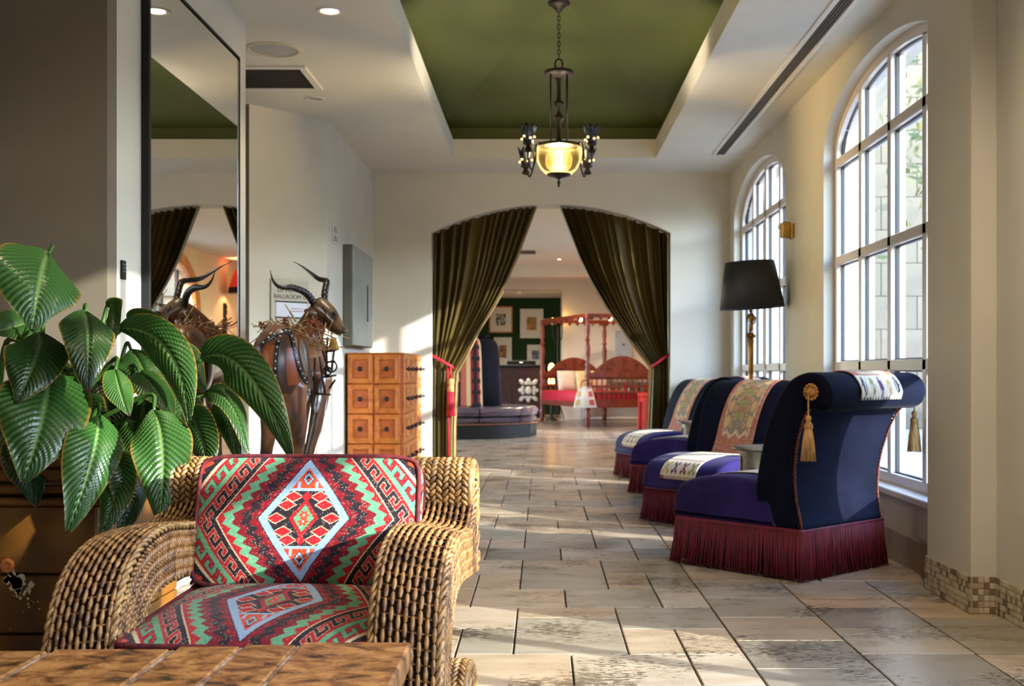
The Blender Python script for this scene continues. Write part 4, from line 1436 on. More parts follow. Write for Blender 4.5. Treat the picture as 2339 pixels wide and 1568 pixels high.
def make_slipper():
    r = thing('slipper_chair', 'x', 'chair')
    extr(SEAT, lambda y, z: .735, .035, 'seat', M['velvet_purple'], r)
    bk = extr(BACK, back_w, .03, 'backrest', M['velvet'], r)
    # cord along both outer edges of the back
    for sx in (-1, 1):
        pts = [(.385, .25), (.377, .30), (.36, .40), (.364, .54), (.397, .68), (.442, .785), (.48, .825)]
        m_ = MB(); rope(m_, catmull([Vector((sx * (back_w(a, b) / 2 - .012), a - .002, b)) for a, b in pts], 5), .0062, .035, 4)
        m_.build('piping', M['cord'], bk, 'all')
        # rosette and tassel on the scroll ends
        c = Vector((sx * (back_w(0, .9) / 2 + .004), .505, .905))
        m_ = MB()
        Mx = Matrix.Translation(c) @ Matrix.Rotation(math.pi / 2 * sx, 4, 'Y')
        m_.lathe([(.036, 0), (.038, .008), (.030, .016), (.026, .01), (.018, .022), (.008, .03), (.002, .031)], 20, Mx)
        for q in range(14):
            a = 2 * math.pi * q / 14
            m_.ball(c + Vector((sx * .01, math.cos(a) * .034, math.sin(a) * .034)), .008, 6, 4)
        m_.build('rosette', M['gold_braid'], r, True)
        p0 = c + Vector((sx * .03, 0, -.012))
        ts = MB()
        ts.tube([p0, p0 - Vector((0, 0, .10))], .004, 6)
        b0 = p0 - Vector((0, 0, .10))
        ts.lathe([(.004, .005), (.012, 0), (.015, -.010), (.010, -.022), (.013, -.028), (.021, -.040), (.021, -.055), (.016, -.060)], 14, Matrix.Translation(b0))
        to = ts.build('tassel', M['gold_braid'], r, True)
        sk = MB()
        for q in range(46):
            a = 2 * math.pi * q / 46; rr = .019 if q % 2 else .013
            aa = b0 + Vector((math.cos(a) * rr * .8, math.sin(a) * rr * .8, -.056))
            bb = b0 + Vector((math.cos(a) * rr * 1.75, math.sin(a) * rr * 1.75, -.205 + rnd.uniform(-.004, .004)))
            sk.tube([aa, aa.lerp(bb, .5) + Vector((math.cos(a), math.sin(a), 0)) * .002, bb], .0033, 4)
        sk.build('tassel_skirt', M['tassel'], to, 'all')['kind'] = 'stuff'
    # fringe
    m_ = MB()
    per = []
    hx, hy = .362, .388
    for (a, b) in (((-hx, -hy), (hx, -hy)), ((hx, -hy), (hx, hy)), ((hx, hy), (-hx, hy)), ((-hx, hy), (-hx, -hy))):
        n = int(math.hypot(b[0] - a[0], b[1] - a[1]) / .0072)
        for i in range(n):
            t = (i + .5) / n
            per.append((a[0] + (b[0] - a[0]) * t, a[1] + (b[1] - a[1]) * t))
    fr = random.Random(2)
    for (x, y) in per:
        o1 = 1.055 + fr.uniform(-.012, .012)
        g = Vector((fr.uniform(-.004, .004), fr.uniform(-.004, .004), 0))
        m_.tube([Vector((x * 1.005, y * 1.005, .238)), Vector((x * 1.025, y * 1.025, .12)) + g, Vector((x * o1, y * o1, .004 + fr.uniform(0, .008))) + g * 2], [.0040, .0042, .0050], 4)
    fo = m_.build('fringe', M['fringe'], r, 'all'); fo['kind'] = 'stuff'
    m_ = MB()
    m_.box((0, 0, .236), (2 * hx + .012, 2 * hy + .012, .022), .006)
    m_.build('fringe_braid', M['fringe'], r)
    m_ = MB(); m_.box((0, 0, .125), (.66, .70, .21), .01); m_.build('base', M['black'], r)
    for sx in (-1, 1):
        for sy in (-1, 1):
            m_ = MB(); m_.tube([(sx * .28, sy * .3, 0), (sx * .28, sy * .3, .1)], .02, 8); m_.build('foot', M['black'], r)
    # runners
    path = [p for p in catmull([Vector((0, a, b)) for a, b in ((.112, .47), (.155, .56), (.212, .72), (.285, .86), (.37, .955), (.465, .995), (.55, .98), (.597, .915), (.592, .865))], 8)]
    def strip(path, w_, pat, name, mat, off=.006):
        pp = resample(path, n=90)
        nu = 44
        U = np.linspace(-1, 1, nu)
        P = np.zeros((90, nu, 3))
        for i, p in enumerate(pp):
            a = pp[max(0, i - 1)]; b = pp[min(89, i + 1)]; d = (b - a).normalized()
            nn = Vector((0, -d.z, d.y))
            if name == 'back_runner': nn = Vector((0, -d.z, d.y))
            q = p + nn * off
            P[i, :, 0] = U * w_ / 2; P[i, :, 1] = q.y; P[i, :, 2] = q.z
        Ug, Vg = np.meshgrid(U, np.linspace(0, 1, 90))
        o = grid_obj(name, P, pat(Ug, Vg), mat, r)
        so = o.modifiers.new('thickness', 'SOLIDIFY'); so.thickness = .004; so.offset = 0
        return o
    strip(path, .36, runner_back, 'back_runner', M['runner'])
    ps = catmull([Vector((0, a, b)) for a, b in ((.13, .467), (-.05, .475), (-.22, .462), (-.345, .425), (-.40, .365), (-.408, .315))], 8)
    strip(ps, .34, runner_seat, 'seat_runner', M['runner'], -.006)
    return r
s0 = make_slipper()
spots = [
    (1.23, 6.01, math.atan2(-.675, -.738), 'navy velvet slipper chair nearest the pilaster, scrolled back with gold tassel turned to us'),
    (1.185, 7.74, math.atan2(-.79, .61), 'velvet slipper chair with terracotta runner facing us, right behind the nearest chair'),
    (1.235, 9.60, math.atan2(-.85, -.53), 'dark slipper chair third from the pilaster, back turned, partly hidden by the second'),
    (1.17, 10.93, math.atan2(-.94, .34), 'farthest velvet slipper chair with terracotta runner, beside the right curtain'),
]
for i, (x, y, a, lab) in enumerate(spots):
    o = s0 if i == 0 else copy_tree(s0)
    o.location = (x, y, 0); o.rotation_euler = (0, 0, a); o.scale = ((1, .94, .96, .93)[i],) * 3
    tag(o, lab, 'chair', 'slipper chairs along the windows')

# drum tables between the chairs
M['pewter'] = pm('aged_pewter', rgb(150, 146, 132), rgb(96, 90, 76), 7, .38, metal=.75, bump=.05, bscale=20)
def drum(x, y, lab):
    r = thing('drum_table', lab, 'table', (x, y, 0), 0, 'pewter drum tables')
    m_ = MB(); m_.lathe([(.22, .535), (.225, .54), (.225, .549), (.22, .554), (.0, .556)], 40); m_.build('lid', M['pewter'], r, True)
    m_ = MB(); m_.lathe([(.175, 0), (.185, .01), (.18, .04), (.175, .25), (.18, .50), (.185, .535)], 40); m_.build('drum', M['pewter'], r, True)
    m_ = MB(); m_.lathe([(.179, .30), (.183, .305), (.179, .31)], 40); m_.build('hoop', M['pewter'], r, True)
    m_ = MB(); m_.box((-.178, -.03, .40), (.012, .012, .2), .003); m_.build('seam', M['pewter'], r)
drum(1.355, 6.86, 'round pewter drum table between the two nearest slipper chairs')
drum(1.43, 10.33, 'round pewter drum table between the two far slipper chairs')

# floor lamp
M['gilt'] = pm('gilt_bronze', rgb(196, 140, 58), rgb(120, 76, 26), 18, .38, metal=.8, bump=.1)
M['shade'] = pm('black_card_shade', (.016, .016, .019), (.02, .019, .02), 4, .6)
M['shade_in'] = pm('gold_lining', rgb(190, 130, 70), rgb(170, 110, 56), 4, .5)
lp = thing('floor_lamp', 'gilt floor lamp with a black tapered shade behind the slipper chairs', 'lamp', (1.60, 8.86, 0))
m_ = MB(); m_.lathe([(.15, 0), (.155, .012), (.14, .03), (.06, .045), (.03, .07), (.022, .10)], 28); m_.build('base', M['gilt'], lp, True)
m_ = MB(); m_.lathe([(.014, .09), (.020, .2), (.014, .5), (.016, .9), (.020, 1.08), (.023, 1.20), (.026, 1.24), (.018, 1.25), (.036, 1.263), (.040, 1.275), (.026, 1.288), (.020, 1.30)], 18); m_.build('pole', M['gilt'], lp, True)
m_ = MB()
m_.ell((0, 0, 1.345), (.018, 0, 0), (0, .016, 0), (.006, 0, .050), 10, 8)
m_.ell((.004, 0, 1.41), (.024, 0, 0), (0, .018, 0), (0, 0, .042), 10, 8)
m_.ell((-.002, 0, 1.463), (.012, 0, 0), (0, .012, 0), (0, 0, .016), 10, 8)
m_.tube([(.012, 0, 1.44), (.034, -.004, 1.41), (.026, -.01, 1.37), (.012, -.01, 1.36)], [.008, .007, .006, .005], 6)
m_.tube([(-.014, 0, 1.44), (-.030, -.004, 1.40), (-.022, -.01, 1.375)], [.008, .007, .005], 6)
m_.tube([(-.01, 0, 1.31), (-.006, -.004, 1.33)], .010, 6); m_.build('figure', M['gilt'], lp, 'all')
m_ = MB(); m_.tube([(0, 0, 1.47), (0, 0, 1.82)], .006, 8); m_.build('stem', M['gilt'], lp)
sh = MB(); sh.lathe([(.247, -.178), (.188, .178)], 40, None, False, False)
so_ = sh.build('shade', M['shade'], lp, 'all'); so_.location = (0, 0, 1.662); so_.rotation_euler = (0, math.radians(-3.2), 0)
sl_ = so_.modifiers.new('t', 'SOLIDIFY'); sl_.thickness = .004
sh = MB(); sh.lathe([(.243, -.177), (.184, .177)], 40, None, False, False); sh.build('lining', M['shade_in'], so_, 'all')
m_ = MB(); m_.ball((0, 0, 1.60), .03, 12, 8); m_.build('bulb', emit('lamp_bulb', (1, .72, .42), 3), lp, 'all')

# brass wall light between the windows
M['brass'] = pm('brass', rgb(200, 160, 84), rgb(160, 118, 50), 14, .35, metal=.8)
wlamp = thing('wall_light', 'small brass wall light between the two arched windows', 'wall lamp', (XR, 8.66, 2.05))
m_ = MB(); m_.box((-.012, 0, 0), (.024, .10, .11), .004); m_.build('backplate', M['brass'], wlamp)
m_ = MB(); m_.box((-.055, 0, .01), (.07, .07, .12), .008); m_.build('housing', M['brass'], wlamp)
m_ = MB(); m_.box((-.095, .0, .035), (.03, .055, .04), .006); m_.build('lens', M['chrome'], wlamp)

# linear diffuser and grilles in the ceiling
M['grille'] = pm('grille_dark', (.03, .024, .02), rough=.6)
ac = thing('slot_diffuser', 'long dark slotted air diffuser let into the ceiling above the windows', 'air vent', (1.62, 6.7, ZC))
m_ = MB()
for sx in (-1, 1): m_.box((sx * .055, 0, -.004), (.035, 7.72, .012), .003)
m_.box((0, 3.85, -.004), (.14, .02, .012), .003); m_.build('frame', M['white_trim'], ac)
for k in range(4):
    m_ = MB(); m_.box((-.027 + k * .018, 0, -.0035), (.005, 7.66, .009), .001); m_.build('slat', pm('slat_brown', (.14, .12, .09), rough=.5), ac)
m_ = MB(); m_.box((0, 0, -.001), (.078, 7.68, .002)); m_.build('slot', M['grille'], ac)
rg = thing('return_grille', 'dark rectangular return air grille in the ceiling beside the mirror', 'air vent', (-1.95, 7.80, ZC))
m_ = MB()
m_.box((.39, 0, -.006), (.05, .62, .014), .003); m_.box((-.39, 0, -.006), (.05, .62, .014), .003)
m_.box((0, .285, -.006), (.74, .05, .014), .003); m_.box((0, -.285, -.006), (.74, .05, .014), .003); m_.build('frame', M['white_trim'], rg)
m_ = MB(); m_.box((0, 0, -.002), (.74, .54, .003)); m_.build('mesh_panel', pm('grille_brown', rgb(52, 38, 32), rough=.7), rg)
for k in range(10):
    m_ = MB(); m_.box((0, -.25 + k * .055, -.006), (.73, .006, .006)); m_.build('slat', M['grille'], rg)
sp = thing('ceiling_speaker', 'round grey ceiling speaker with a cream rim', 'speaker', (-1.652, 7.11, ZC))
m_ = MB(); m_.lathe([(.165, 0), (.165, -.008), (.15, -.010), (.145, -.004)], 36, None, False, False); m_.build('rim', pm('cream_rim', (.62, .55, .38), rough=.5), sp, True)
m_ = MB(); m_.lathe([(.147, -.003), (.10, -.006), (.0, -.007)], 36, None, False); m_.build('grille', pm('speaker_mesh', (.42, .41, .38), (.36, .35, .33), 200, .7), sp, True)

def downlight(x, y, z, lit, lab, power=14, rad=.075):
    r = thing('downlight', lab, 'light', (x, y, z), 0, 'recessed downlights')
    m_ = MB(); m_.lathe([(rad, 0), (rad, -.004), (rad * .78, -.007), (rad * .62, .0)], 28, None, False, False); m_.build('trim', M['white_trim'], r, True)
    m_ = MB(); m_.lathe([(rad * .64, -.001), (.0, -.002)], 24, None, False)
    m_.build('lens', (emit('lamp_glow', (1, .78, .45), 26) if lit == 1 else emit('lamp_white', (1, .95, .85), 2)) if lit else M['chrome'], r, True)
    if lit:
        l = bpy.data.lights.new('spot', 'SPOT'); l.energy = power; l.color = (1, .82, .6); l.spot_size = math.radians(95); l.spot_blend = .8; l.shadow_soft_size = .04
        lo = bpy.data.objects.new('bulb', l); COL.objects.link(lo); lo.parent = r; lo.location = (0, 0, -.02)
    return r
downlight(-1.168, 6.353, ZC, True, 'lit warm downlight in the ceiling above the mirror', 25)
downlight(-1.65, 8.40, ZC, False, 'unlit silver downlight below the dark air grille')
downlight(-.511, 11.38, ZC, 0, 'small white downlight left of the hanging lamp, above the arch', 16, .06)
downlight(.703, 11.36, ZC, 0, 'small white downlight right of the hanging lamp, above the arch', 16, .06)

for k, (x, y) in enumerate(((-1.17, 3.2), (.1, 2.4), (1.35, 3.4), (-1.17, .2), (.1, -.4), (1.35, .2))):  # unseen downlights added as fill for the near half of the room
    dl_ = downlight(x, y, ZC, True, ['unseen fill downlight added over the planter', 'unseen fill downlight added over the coffee table', 'unseen fill downlight added by the side window', 'unseen fill downlight added behind the viewer on the left', 'unseen fill downlight added behind the viewer in the middle', 'unseen fill downlight added behind the viewer on the right'][k], (12, 4, 60, 14, 14, 40)[k])
    for c_ in dl_.children:
        if c_.type == 'LIGHT': c_.data.spot_size = math.radians(140)
# ------------------------------------------------------------------ chandelier
def chandelier():
    cx, cy = .112, 7.8
    r = thing('chandelier', 'dark iron chandelier with a glowing glass bowl hanging from the green coffer', 'chandelier', (cx, cy, 2.25))
    def Z(y): return 1 + (PY - y) * cy / F - 2.25
    m_ = MB(); m_.lathe([(.005, Z(30)), (.018, Z(26)), (.030, Z(20)), (.055, Z(14)), (.074, Z(10)), (.076, Z(6)), (.06, Z(2)), (.02, Z(-5))], 28); m_.build('canopy', M['iron'], r, True)
    m_ = MB()
    n = 11
    for k in range(n):
        z = Z(28) + (Z(134) - Z(28)) * (k + .5) / n
        pts = []
        for q in range(12):
            a = 2 * math.pi * q / 12
            u, v_ = math.cos(a) * .010, math.sin(a) * .019
            pts.append((u, 0, z + v_) if k % 2 else (0, u, z + v_))
        m_.tube(pts, .0032, 5, closed=True)
    m_.build('chain', M['iron'], r, 'all')
    m_ = MB(); m_.tube([(math.cos(2 * math.pi * q / 18) * .026, 0, Z(147) + math.sin(2 * math.pi * q / 18) * .036) for q in range(18)], .006, 6, closed=True); m_.build('ring', M['iron'], r, 'all')
    m_ = MB(); m_.lathe([(.012, Z(158)), (.07, Z(160)), (.097, Z(163)), (.100, Z(168)), (.092, Z(172)), (.07, Z(175)), (.02, Z(180))][::-1], 32); m_.build('crown', M['iron'], r, True)
    m_ = MB(); m_.lathe([(.030, Z(177)), (.016, Z(186)), (.014, Z(222)), (.018, Z(225)), (.014, Z(228)), (.036, Z(235)), (.038, Z(240)), (.016, Z(249)), (.014, Z(258)), (.034, Z(268)), (.036, Z(272)), (.015, Z(281)), (.017, Z(300)), (.018, Z(318)), (.03, Z(326)), (.07, Z(330)), (.10, Z(333))][::-1], 20); m_.build('column', M['iron'], r, True)
    for q in range(4):
        a = math.pi / 4 + q * math.pi / 2
        m_ = MB(); m_.tube([(math.cos(a) * .078, math.sin(a) * .078, Z(172)), (math.cos(a) * .078, math.sin(a) * .078, Z(332))], .0055, 6); m_.build('rod', M['iron'], r, 'all')
    bowl = MB(); bowl.lathe([(.05, Z(404)), (.09, Z(398)), (.125, Z(386)), (.15, Z(368)), (.160, Z(350)), (.156, Z(336)), (.150, Z(332))], 36, None, False, False)
    gm, t, b = newmat('frosted_bowl')
    b.inputs['Base Color'].default_value = (.20, .22, .18, 1); b.inputs['Roughness'].default_value = .15
    trp = t.nodes.new('ShaderNodeBsdfTransparent'); trp.inputs[0].default_value = (1, .92, .70, 1)
    trl = t.nodes.new('ShaderNodeBsdfTranslucent'); trl.inputs[0].default_value = (.30, .26, .15, 1)
    mx1 = t.nodes.new('ShaderNodeMixShader'); mx1.inputs[0].default_value = .4
    mx2 = t.nodes.new('ShaderNodeMixShader'); mx2.inputs[0].default_value = .93
    ou = [n for n in t.nodes if n.type == 'OUTPUT_MATERIAL'][0]
    t.links.new(b.outputs[0], mx1.inputs[1]); t.links.new(trl.outputs[0], mx1.inputs[2])
    t.links.new(mx1.outputs[0], mx2.inputs[1]); t.links.new(trp.outputs[0], mx2.inputs[2]); t.links.new(mx2.outputs[0], ou.inputs[0])
    l = bpy.data.lights.new('bowl_light', 'POINT'); l.energy = 46; l.color = (1, .84, .62); l.shadow_soft_size = .03
    lo = bpy.data.objects.new('bowl_light', l); COL.objects.link(lo); lo.parent = r; lo.location = (0, 0, Z(362))
    bw = bowl.build('bowl', gm, r, 'all')
    sl2 = bw.modifiers.new('t', 'SOLIDIFY'); sl2.thickness = .004
    gw = emit('bulb_amber', (1, .64, .22), .55, (.08, .06, .03))
    for q in range(4):
        a = math.pi / 4 + q * math.pi / 2
        m_ = MB(); m_.ell((math.cos(a) * .075, math.sin(a) * .075, Z(368)), (.038, 0, 0), (0, .038, 0), (0, 0, .055), 12, 8); m_.build('bulb', gw, r, 'all')
    m_ = MB(); m_.lathe([(.155, Z(331)), (.163, Z(333)), (.163, Z(337)), (.154, Z(338))], 36, None, False, False); m_.build('rim', M['iron'], r, True)
    m_ = MB(); m_.lathe([(.004, Z(428)), (.009, Z(424)), (.007, Z(420)), (.016, Z(418)), (.007, Z(415)), (.006, Z(410)), (.03, Z(406)), (.075, Z(402)), (.082, Z(399)), (.08, Z(396))], 24); m_.build('finial', M['iron'], r, True)
    dk = pm('smoked_glass', rgb(34, 44, 58), rgb(20, 24, 34), 9, .25)
    amb = emit('candle_glow', (1, .5, .12), 2.2)
    for (ax, ay, dz) in ((-.205, -.16, .025), (.215, -.16, .02), (-.225, .16, -.07), (.20, .16, -.07)):
        ar = MB()
        s_ = 1 if ax > 0 else -1
        dirv = Vector((ax, ay, 0)); L_ = dirv.length; dv = dirv / L_
        def pt(fr, z): return dv * (L_ * fr) + Vector((0, 0, z))
        ar.tube(catmull([pt(.52, Z(334)), pt(.66, Z(333)), pt(.74, Z(345)), pt(.76, Z(372)), pt(.88, Z(396)), pt(.99, Z(378)), pt(1.0, Z(356) + dz * .5)], 6), .0058, 6)
        arm = ar.build('arm', M['iron'], r, 'all')
        c = pt(1.0, Z(352) + dz)
        m_ = MB(); m_.lathe([(.008, -.045), (.030, -.035), (.018, -.015), (.014, 0), (.034, .01), (.036, .018), (.012, .02)], 14, Matrix.Translation(c)); m_.build('cup', M['iron'], arm, True)
        m_ = MB()
        nn = 28
        prof = [(.026, .01), (.036, .04), (.042, .08), (.047, .11), (.055, .13)]
        v, f = [], []
        for j, (rr, z) in enumerate(prof):
            for k in range(nn):
                a = 2 * math.pi * k / nn
                w_ = 1 + (.14 * math.cos(7 * a) if j >= 3 else .03 * math.cos(7 * a))
                zz = z + (.014 * math.cos(7 * a) if j == 4 else 0)
                v.append(c + Vector((rr * w_ * math.cos(a), rr * w_ * math.sin(a), zz)))
        for j in range(len(prof) - 1):
            for k in range(nn):
                f.append((j * nn + k, j * nn + (k + 1) % nn, (j + 1) * nn + (k + 1) % nn, (j + 1) * nn + k))
        m_.add(v, f)
        sd = m_.build('tulip_shade', dk, arm, 'all'); q_ = sd.modifiers.new('t', 'SOLIDIFY'); q_.thickness = .003
        m_ = MB()
        for q in range(6):
            a = 2 * math.pi * q / 6 - 1.2
            m_.ball(c + Vector((math.cos(a) * .042, math.sin(a) * .042, .045 + .012 * (q % 2))), .008, 8, 5)
        m_.build('glass_bead', amb, arm, 'all')
        l = bpy.data.lights.new('tulip_light', 'POINT'); l.energy = 4; l.color = (1, .82, .58); l.shadow_soft_size = .02
        lo = bpy.data.objects.new('tulip_light', l); COL.objects.link(lo); lo.parent = arm; lo.location = c + Vector((0, 0, .10))
    return r
chandelier()

# ------------------------------------------------------------------ curtains in the archway
def curtain_mat():
    m = pm('olive_silk', rgb(84, 69, 28), rgb(66, 54, 20), 3, .5, sheen=.05, spec=.22, bump=.08, bscale=150, stretch=(1, 1, .1))
    return m
M['curtain'] = curtain_mat()
M['lining'] = pm('cream_lining', rgb(205, 178, 122), rgb(190, 160, 104), 8, .7)
M['red_cord'] = pm('red_cord', rgb(196, 20, 44), rgb(150, 12, 30), 50, .6)
YC = YB + .17
def curtain(sgn, outer, inner_top, edge_pts, tie, hem, lab):
    """outer: jamb x; inner_top: x at the crown; edge_pts: free edge (x, z) from crown down to the tie; tie: (x0, x1, z)"""
    r = thing('curtain', lab, 'curtain', (outer, YC, 0), 0, 'silk curtains in the archway')
    nv, nu = 90, 300
    npl = 12.5
    P = np.zeros((nv, nu, 3))
    ez = [p[1] for p in edge_pts]; ex = [p[0] for p in edge_pts]
    ztie = tie[2]; zh = .075
    order = np.argsort(ez)
    exs, ezs = np.array(ex)[order], np.array(ez)[order]
    for j in range(nu):
        s = j / (nu - 1)                      # 0 at the jamb, 1 at the free edge
        xt = outer + (inner_top - outer) * s
        zt = btop(min(max(xt, AX0 + .004), AX1 - .004)) - .004
        for i in range(nv):
            q = i / (nv - 1)
            if q < .6:
                t = q / .6
                z = zt + (ztie - zt) * t
                # free edge position at the relative height
                ze = ezs[-1] + (ztie - ezs[-1]) * t
                xe = float(np.interp(ze, ezs, exs))
                x0 = outer + (tie[0] - outer) * max(0, t - .6) / .4
                x = x0 + (xe - x0) * s
                fall = .03 + (.05 * (1 - t) + .006)
                z += -.10 * math.sin(math.pi * t) * s * (1 - s) * 2 - (.06 * t ** 4) * s
                amp = (.045 * (1 - t) ** .5 + .018) * (.75 + .35 * math.sin(7 * s + 1))
            else:
                t = (q - .6) / .4
                z = (ztie - .06 * s) + (hem - ztie + .06 * s) * t
                a0_ = tie[0] + (hemx[0] - tie[0]) * min(1, t * 1.6)
                a1_ = tie[1] + (hemx[1] - tie[1]) * min(1, t * 1.6)
                x = a0_ + (a1_ - a0_) * s
                amp = .014 + .030 * min(1, t * 2)
            ph = 2 * math.pi * (npl * s + .42 * math.sin(2 * math.pi * 1.3 * s + .6) + .2 * math.sin(2 * math.pi * 3.3 * s))
            P[i, j] = (x - outer + .010 * math.cos(ph), amp * (math.sin(ph) + .3 * math.sin(2 * ph + .8)) + .012 * math.sin(ph * .37 + 2 * q), z)
    o = grid_obj('panel', P, None, M['curtain'], r)
    # pale lining turned out along the free edge
    nl = 10
    PL = np.zeros((nv - 28, nl, 3))
    for i in range(28, nv):
        base = P[i, -1]
        wd = .012 + .07 * max(0, min(1, (i - 40) / 20)) * (1 if i < 58 else .7)
        for k in range(nl):
            PL[i - 28, k] = (base[0] - sgn * 0 + (-1 if sgn < 0 else 1) * wd * (k / (nl - 1)) * (-1) * 0 + wd * sgn * (k / (nl - 1)) * -1 * .2 + wd * (k / (nl - 1)) * (1 if sgn > 0 else -1), .03 + .01 * math.sin(k), base[2])
    grid_obj('lining', PL, None, M['lining'], r)
    return r
hemx = (-1.105, -.93)
def ep(l, d): return [((x - PX) * d / F, 1 + (PY - y) * d / F) for x, y in l]
DC_ = YC
cl = curtain(1, AX0 + .004, -.06, ep([(1225, 477), (1205, 530), (1183, 590), (1158, 645), (1130, 695), (1090, 755), (1062, 800), (1036, 838)], DC_), (-1.105, -.905, 1.06), .085, 'olive silk curtain tied back on the left of the archway')
hemx = (1.275, 1.10)
cr_ = curtain(-1, AX1 - .004, .165, ep([(1275, 477), (1296, 530), (1320, 590), (1348, 645), (1382, 700), (1425, 755), (1460, 795), (1492, 828)], DC_), (1.278, 1.13, 1.10), .03, 'olive silk curtain tied back on the right of the archway')
# red tie-backs with tassel
for root, pts in ((cl, [(-1.11, YC - .05, 1.16), (-1.03, YC - .075, 1.115), (-.93, YC - .07, 1.055), (-.90, YC - .01, 1.03)]), (cr_, [(1.283, YC - .05, 1.17), (1.22, YC - .08, 1.13), (1.14, YC - .07, 1.07), (1.12, YC, 1.05)])):
    off = root.location
    m_ = MB(); m_.tube([p - off for p in catmull([Vector(p) for p in pts], 6)], .016, 8); m_.build('tieback', M['red_cord'], root, 'all')
off = cl.location
m_ = MB(); m_.tube([Vector((-.925, YC - .09, 1.05)) - off, Vector((-.92, YC - .10, .93)) - off], .010, 6); tk = m_.build('tassel_cord', M['red_cord'], cl, 'all')
m_ = MB(); m_.lathe([(.012, .93), (.03, .915), (.034, .88), (.022, .86), (.032, .84), (.034, .80), (.024, .79)], 14, Matrix.Translation(Vector((-.92, YC - .10, 0)) - off)); m_.build('tassel_head', M['tassel'], cl, True)
m_ = MB()
for q in range(30):
    a = 2 * math.pi * q / 30
    m_.tube([Vector((-.92 + .024 * math.cos(a), YC - .10 + .024 * math.sin(a), .80)) - off, Vector((-.92 + .042 * math.cos(a), YC - .10 + .042 * math.sin(a), .55)) - off], .005, 4)
m_.build('tassel_skirt', M['red_cord'], cl, 'all')['kind'] = 'stuff'
m_ = MB(); m_.tube([Vector((-.955, YC - .085, 1.03)) - off, Vector((-.945, YC - .09, .6)) - off, Vector((-.945, YC - .085, .14)) - off], .012, 6); m_.build('red_edge', M['red_cord'], cl, 'all')

# ------------------------------------------------------------------ mirror and small wall plates
mm_ = bpy.data.materials.new('mirror_glass'); mm_.use_nodes = True
b = mm_.node_tree.nodes['Principled BSDF']; b.inputs['Metallic'].default_value = 1; b.inputs['Roughness'].default_value = .0; b.inputs['Base Color'].default_value = (.80, .81, .78, 1)
mir = thing('wall_mirror', 'tall mirror with a thin black frame on the cream pier', 'mirror', (-1.675, 5.55, 0))
m0, m1, mz0, mz1 = 4.835 - 5.55, 6.27 - 5.55, .06, 2.70
m_ = MB(); m_.box((.018, 0, (mz0 + mz1) / 2), (.024, m1 - m0 - .03, mz1 - mz0 - .03)); m_.build('glass', mm_, mir)
for (y, z, sy, sz) in ((m0, (mz0 + mz1) / 2, .022, mz1 - mz0), (m1, (mz0 + mz1) / 2, .012, mz1 - mz0), (0, mz1, m1 - m0, .014), (0, mz0, m1 - m0, .014)):
    m_ = MB(); m_.box((.018, y, z), (.036, sy, sz), .002); m_.build('frame', M['black'], mir)
m_ = MB(); m_.box((.031, m1 - .016, (mz0 + mz1) / 2), (.003, .018, mz1 - mz0 - .04), .001); m_.build('bevel', M['chrome'], mir)
o = thing('wall_plate', 'small black sign plate on the cream pier left of the mirror', 'sign', (-1.675, 4.61, 1.405))
m_ = MB(); m_.box((.004, 0, 0), (.008, .075, .045), .001, Matrix.Rotation(math.pi / 2, 4, 'X')); m_.build('plate', M['black'], o)
def text_obj(body, size, loc, rot, mat, parent, name, ext=.0008, align='CENTER'):
    cu = bpy.data.curves.new(name, 'FONT'); cu.body = body; cu.size = size; cu.extrude = ext; cu.align_x = align; cu.align_y = 'CENTER'
    t_ = bpy.data.objects.new(name, cu); COL.objects.link(t_)
    dg = bpy.context.evaluated_depsgraph_get()
    me = bpy.data.meshes.new_from_object(t_.evaluated_get(dg))
    bpy.data.objects.remove(t_); bpy.data.curves.remove(cu)
    o = link(name, me, mat, parent)
    o.location = loc; o.rotation_euler = rot
    return o
text_obj('EXIT', .014, (.0085, 0, .026), (math.pi / 2, 0, math.pi / 2), M['white_trim'], o, 'lettering') if False else None
for k in range(3):
    m_ = MB(); m_.box((.0085, 0, .022 - k * .014), (.001, .028 - .008 * (k % 2), .003)); m_.build('print_line', pm('grey_print', (.2, .2, .2)), o)
o = thing('switch_plate', 'white keypad switch plate on the left wall beside the grey cabinet', 'switch', (-1.691, 9.39, 1 + (PY - 536) * 9.39 / F))
m_ = MB(); m_.box((.006, 0, 0), (.012, .20, .15), .003); m_.build('plate', M['white_trim'], o)
for z in (-.035, .035):
    m_ = MB(); m_.box((.014, 0, z), (.008, .12, .045), .002); m_.build('rocker', pm('grey_rocker', (.32, .34, .34), rough=.3), o)

# sign on the splayed wall
sg = thing('room_sign', 'clear acrylic UPTOWN BALLROOM C sign behind the antelope horns', 'sign', (-1.93, 8.83, 1.5), math.atan2(9.083 - 8.57, -1.691 + 2.173))
sg.location = Vector((-1.933, 8.826, 1.50)) + Vector((.728, -.685, 0)) * .012
m_ = MB(); m_.box((0, 0, .02), (.34, .006, .36), .001); m_.build('panel', pm('acrylic', (.50, .48, .40), (.48, .46, .39), 3, .15), sg)
m_ = MB(); m_.box((.01, -.005, -.03), (.28, .004, .115), .001); m_.build('insert', pm('paper_insert', (.62, .64, .72), (.55, .58, .66), 5, .5), sg)
for z in (.03, -.09):
    m_ = MB(); m_.box((.01, -.006, z), (.29, .006, .010)); m_.build('rail', M['black'], sg)
M['sign_ink'] = pm('sign_ink', (.09, .075, .05), rough=.5)
text_obj('UPTOWN', .052, (0, -.006, .118), (math.pi / 2, 0, 0), M['sign_ink'], sg, 'lettering')
text_obj('BALLROOM C', .048, (0, -.006, .068), (math.pi / 2, 0, 0), M['sign_ink'], sg, 'lettering')
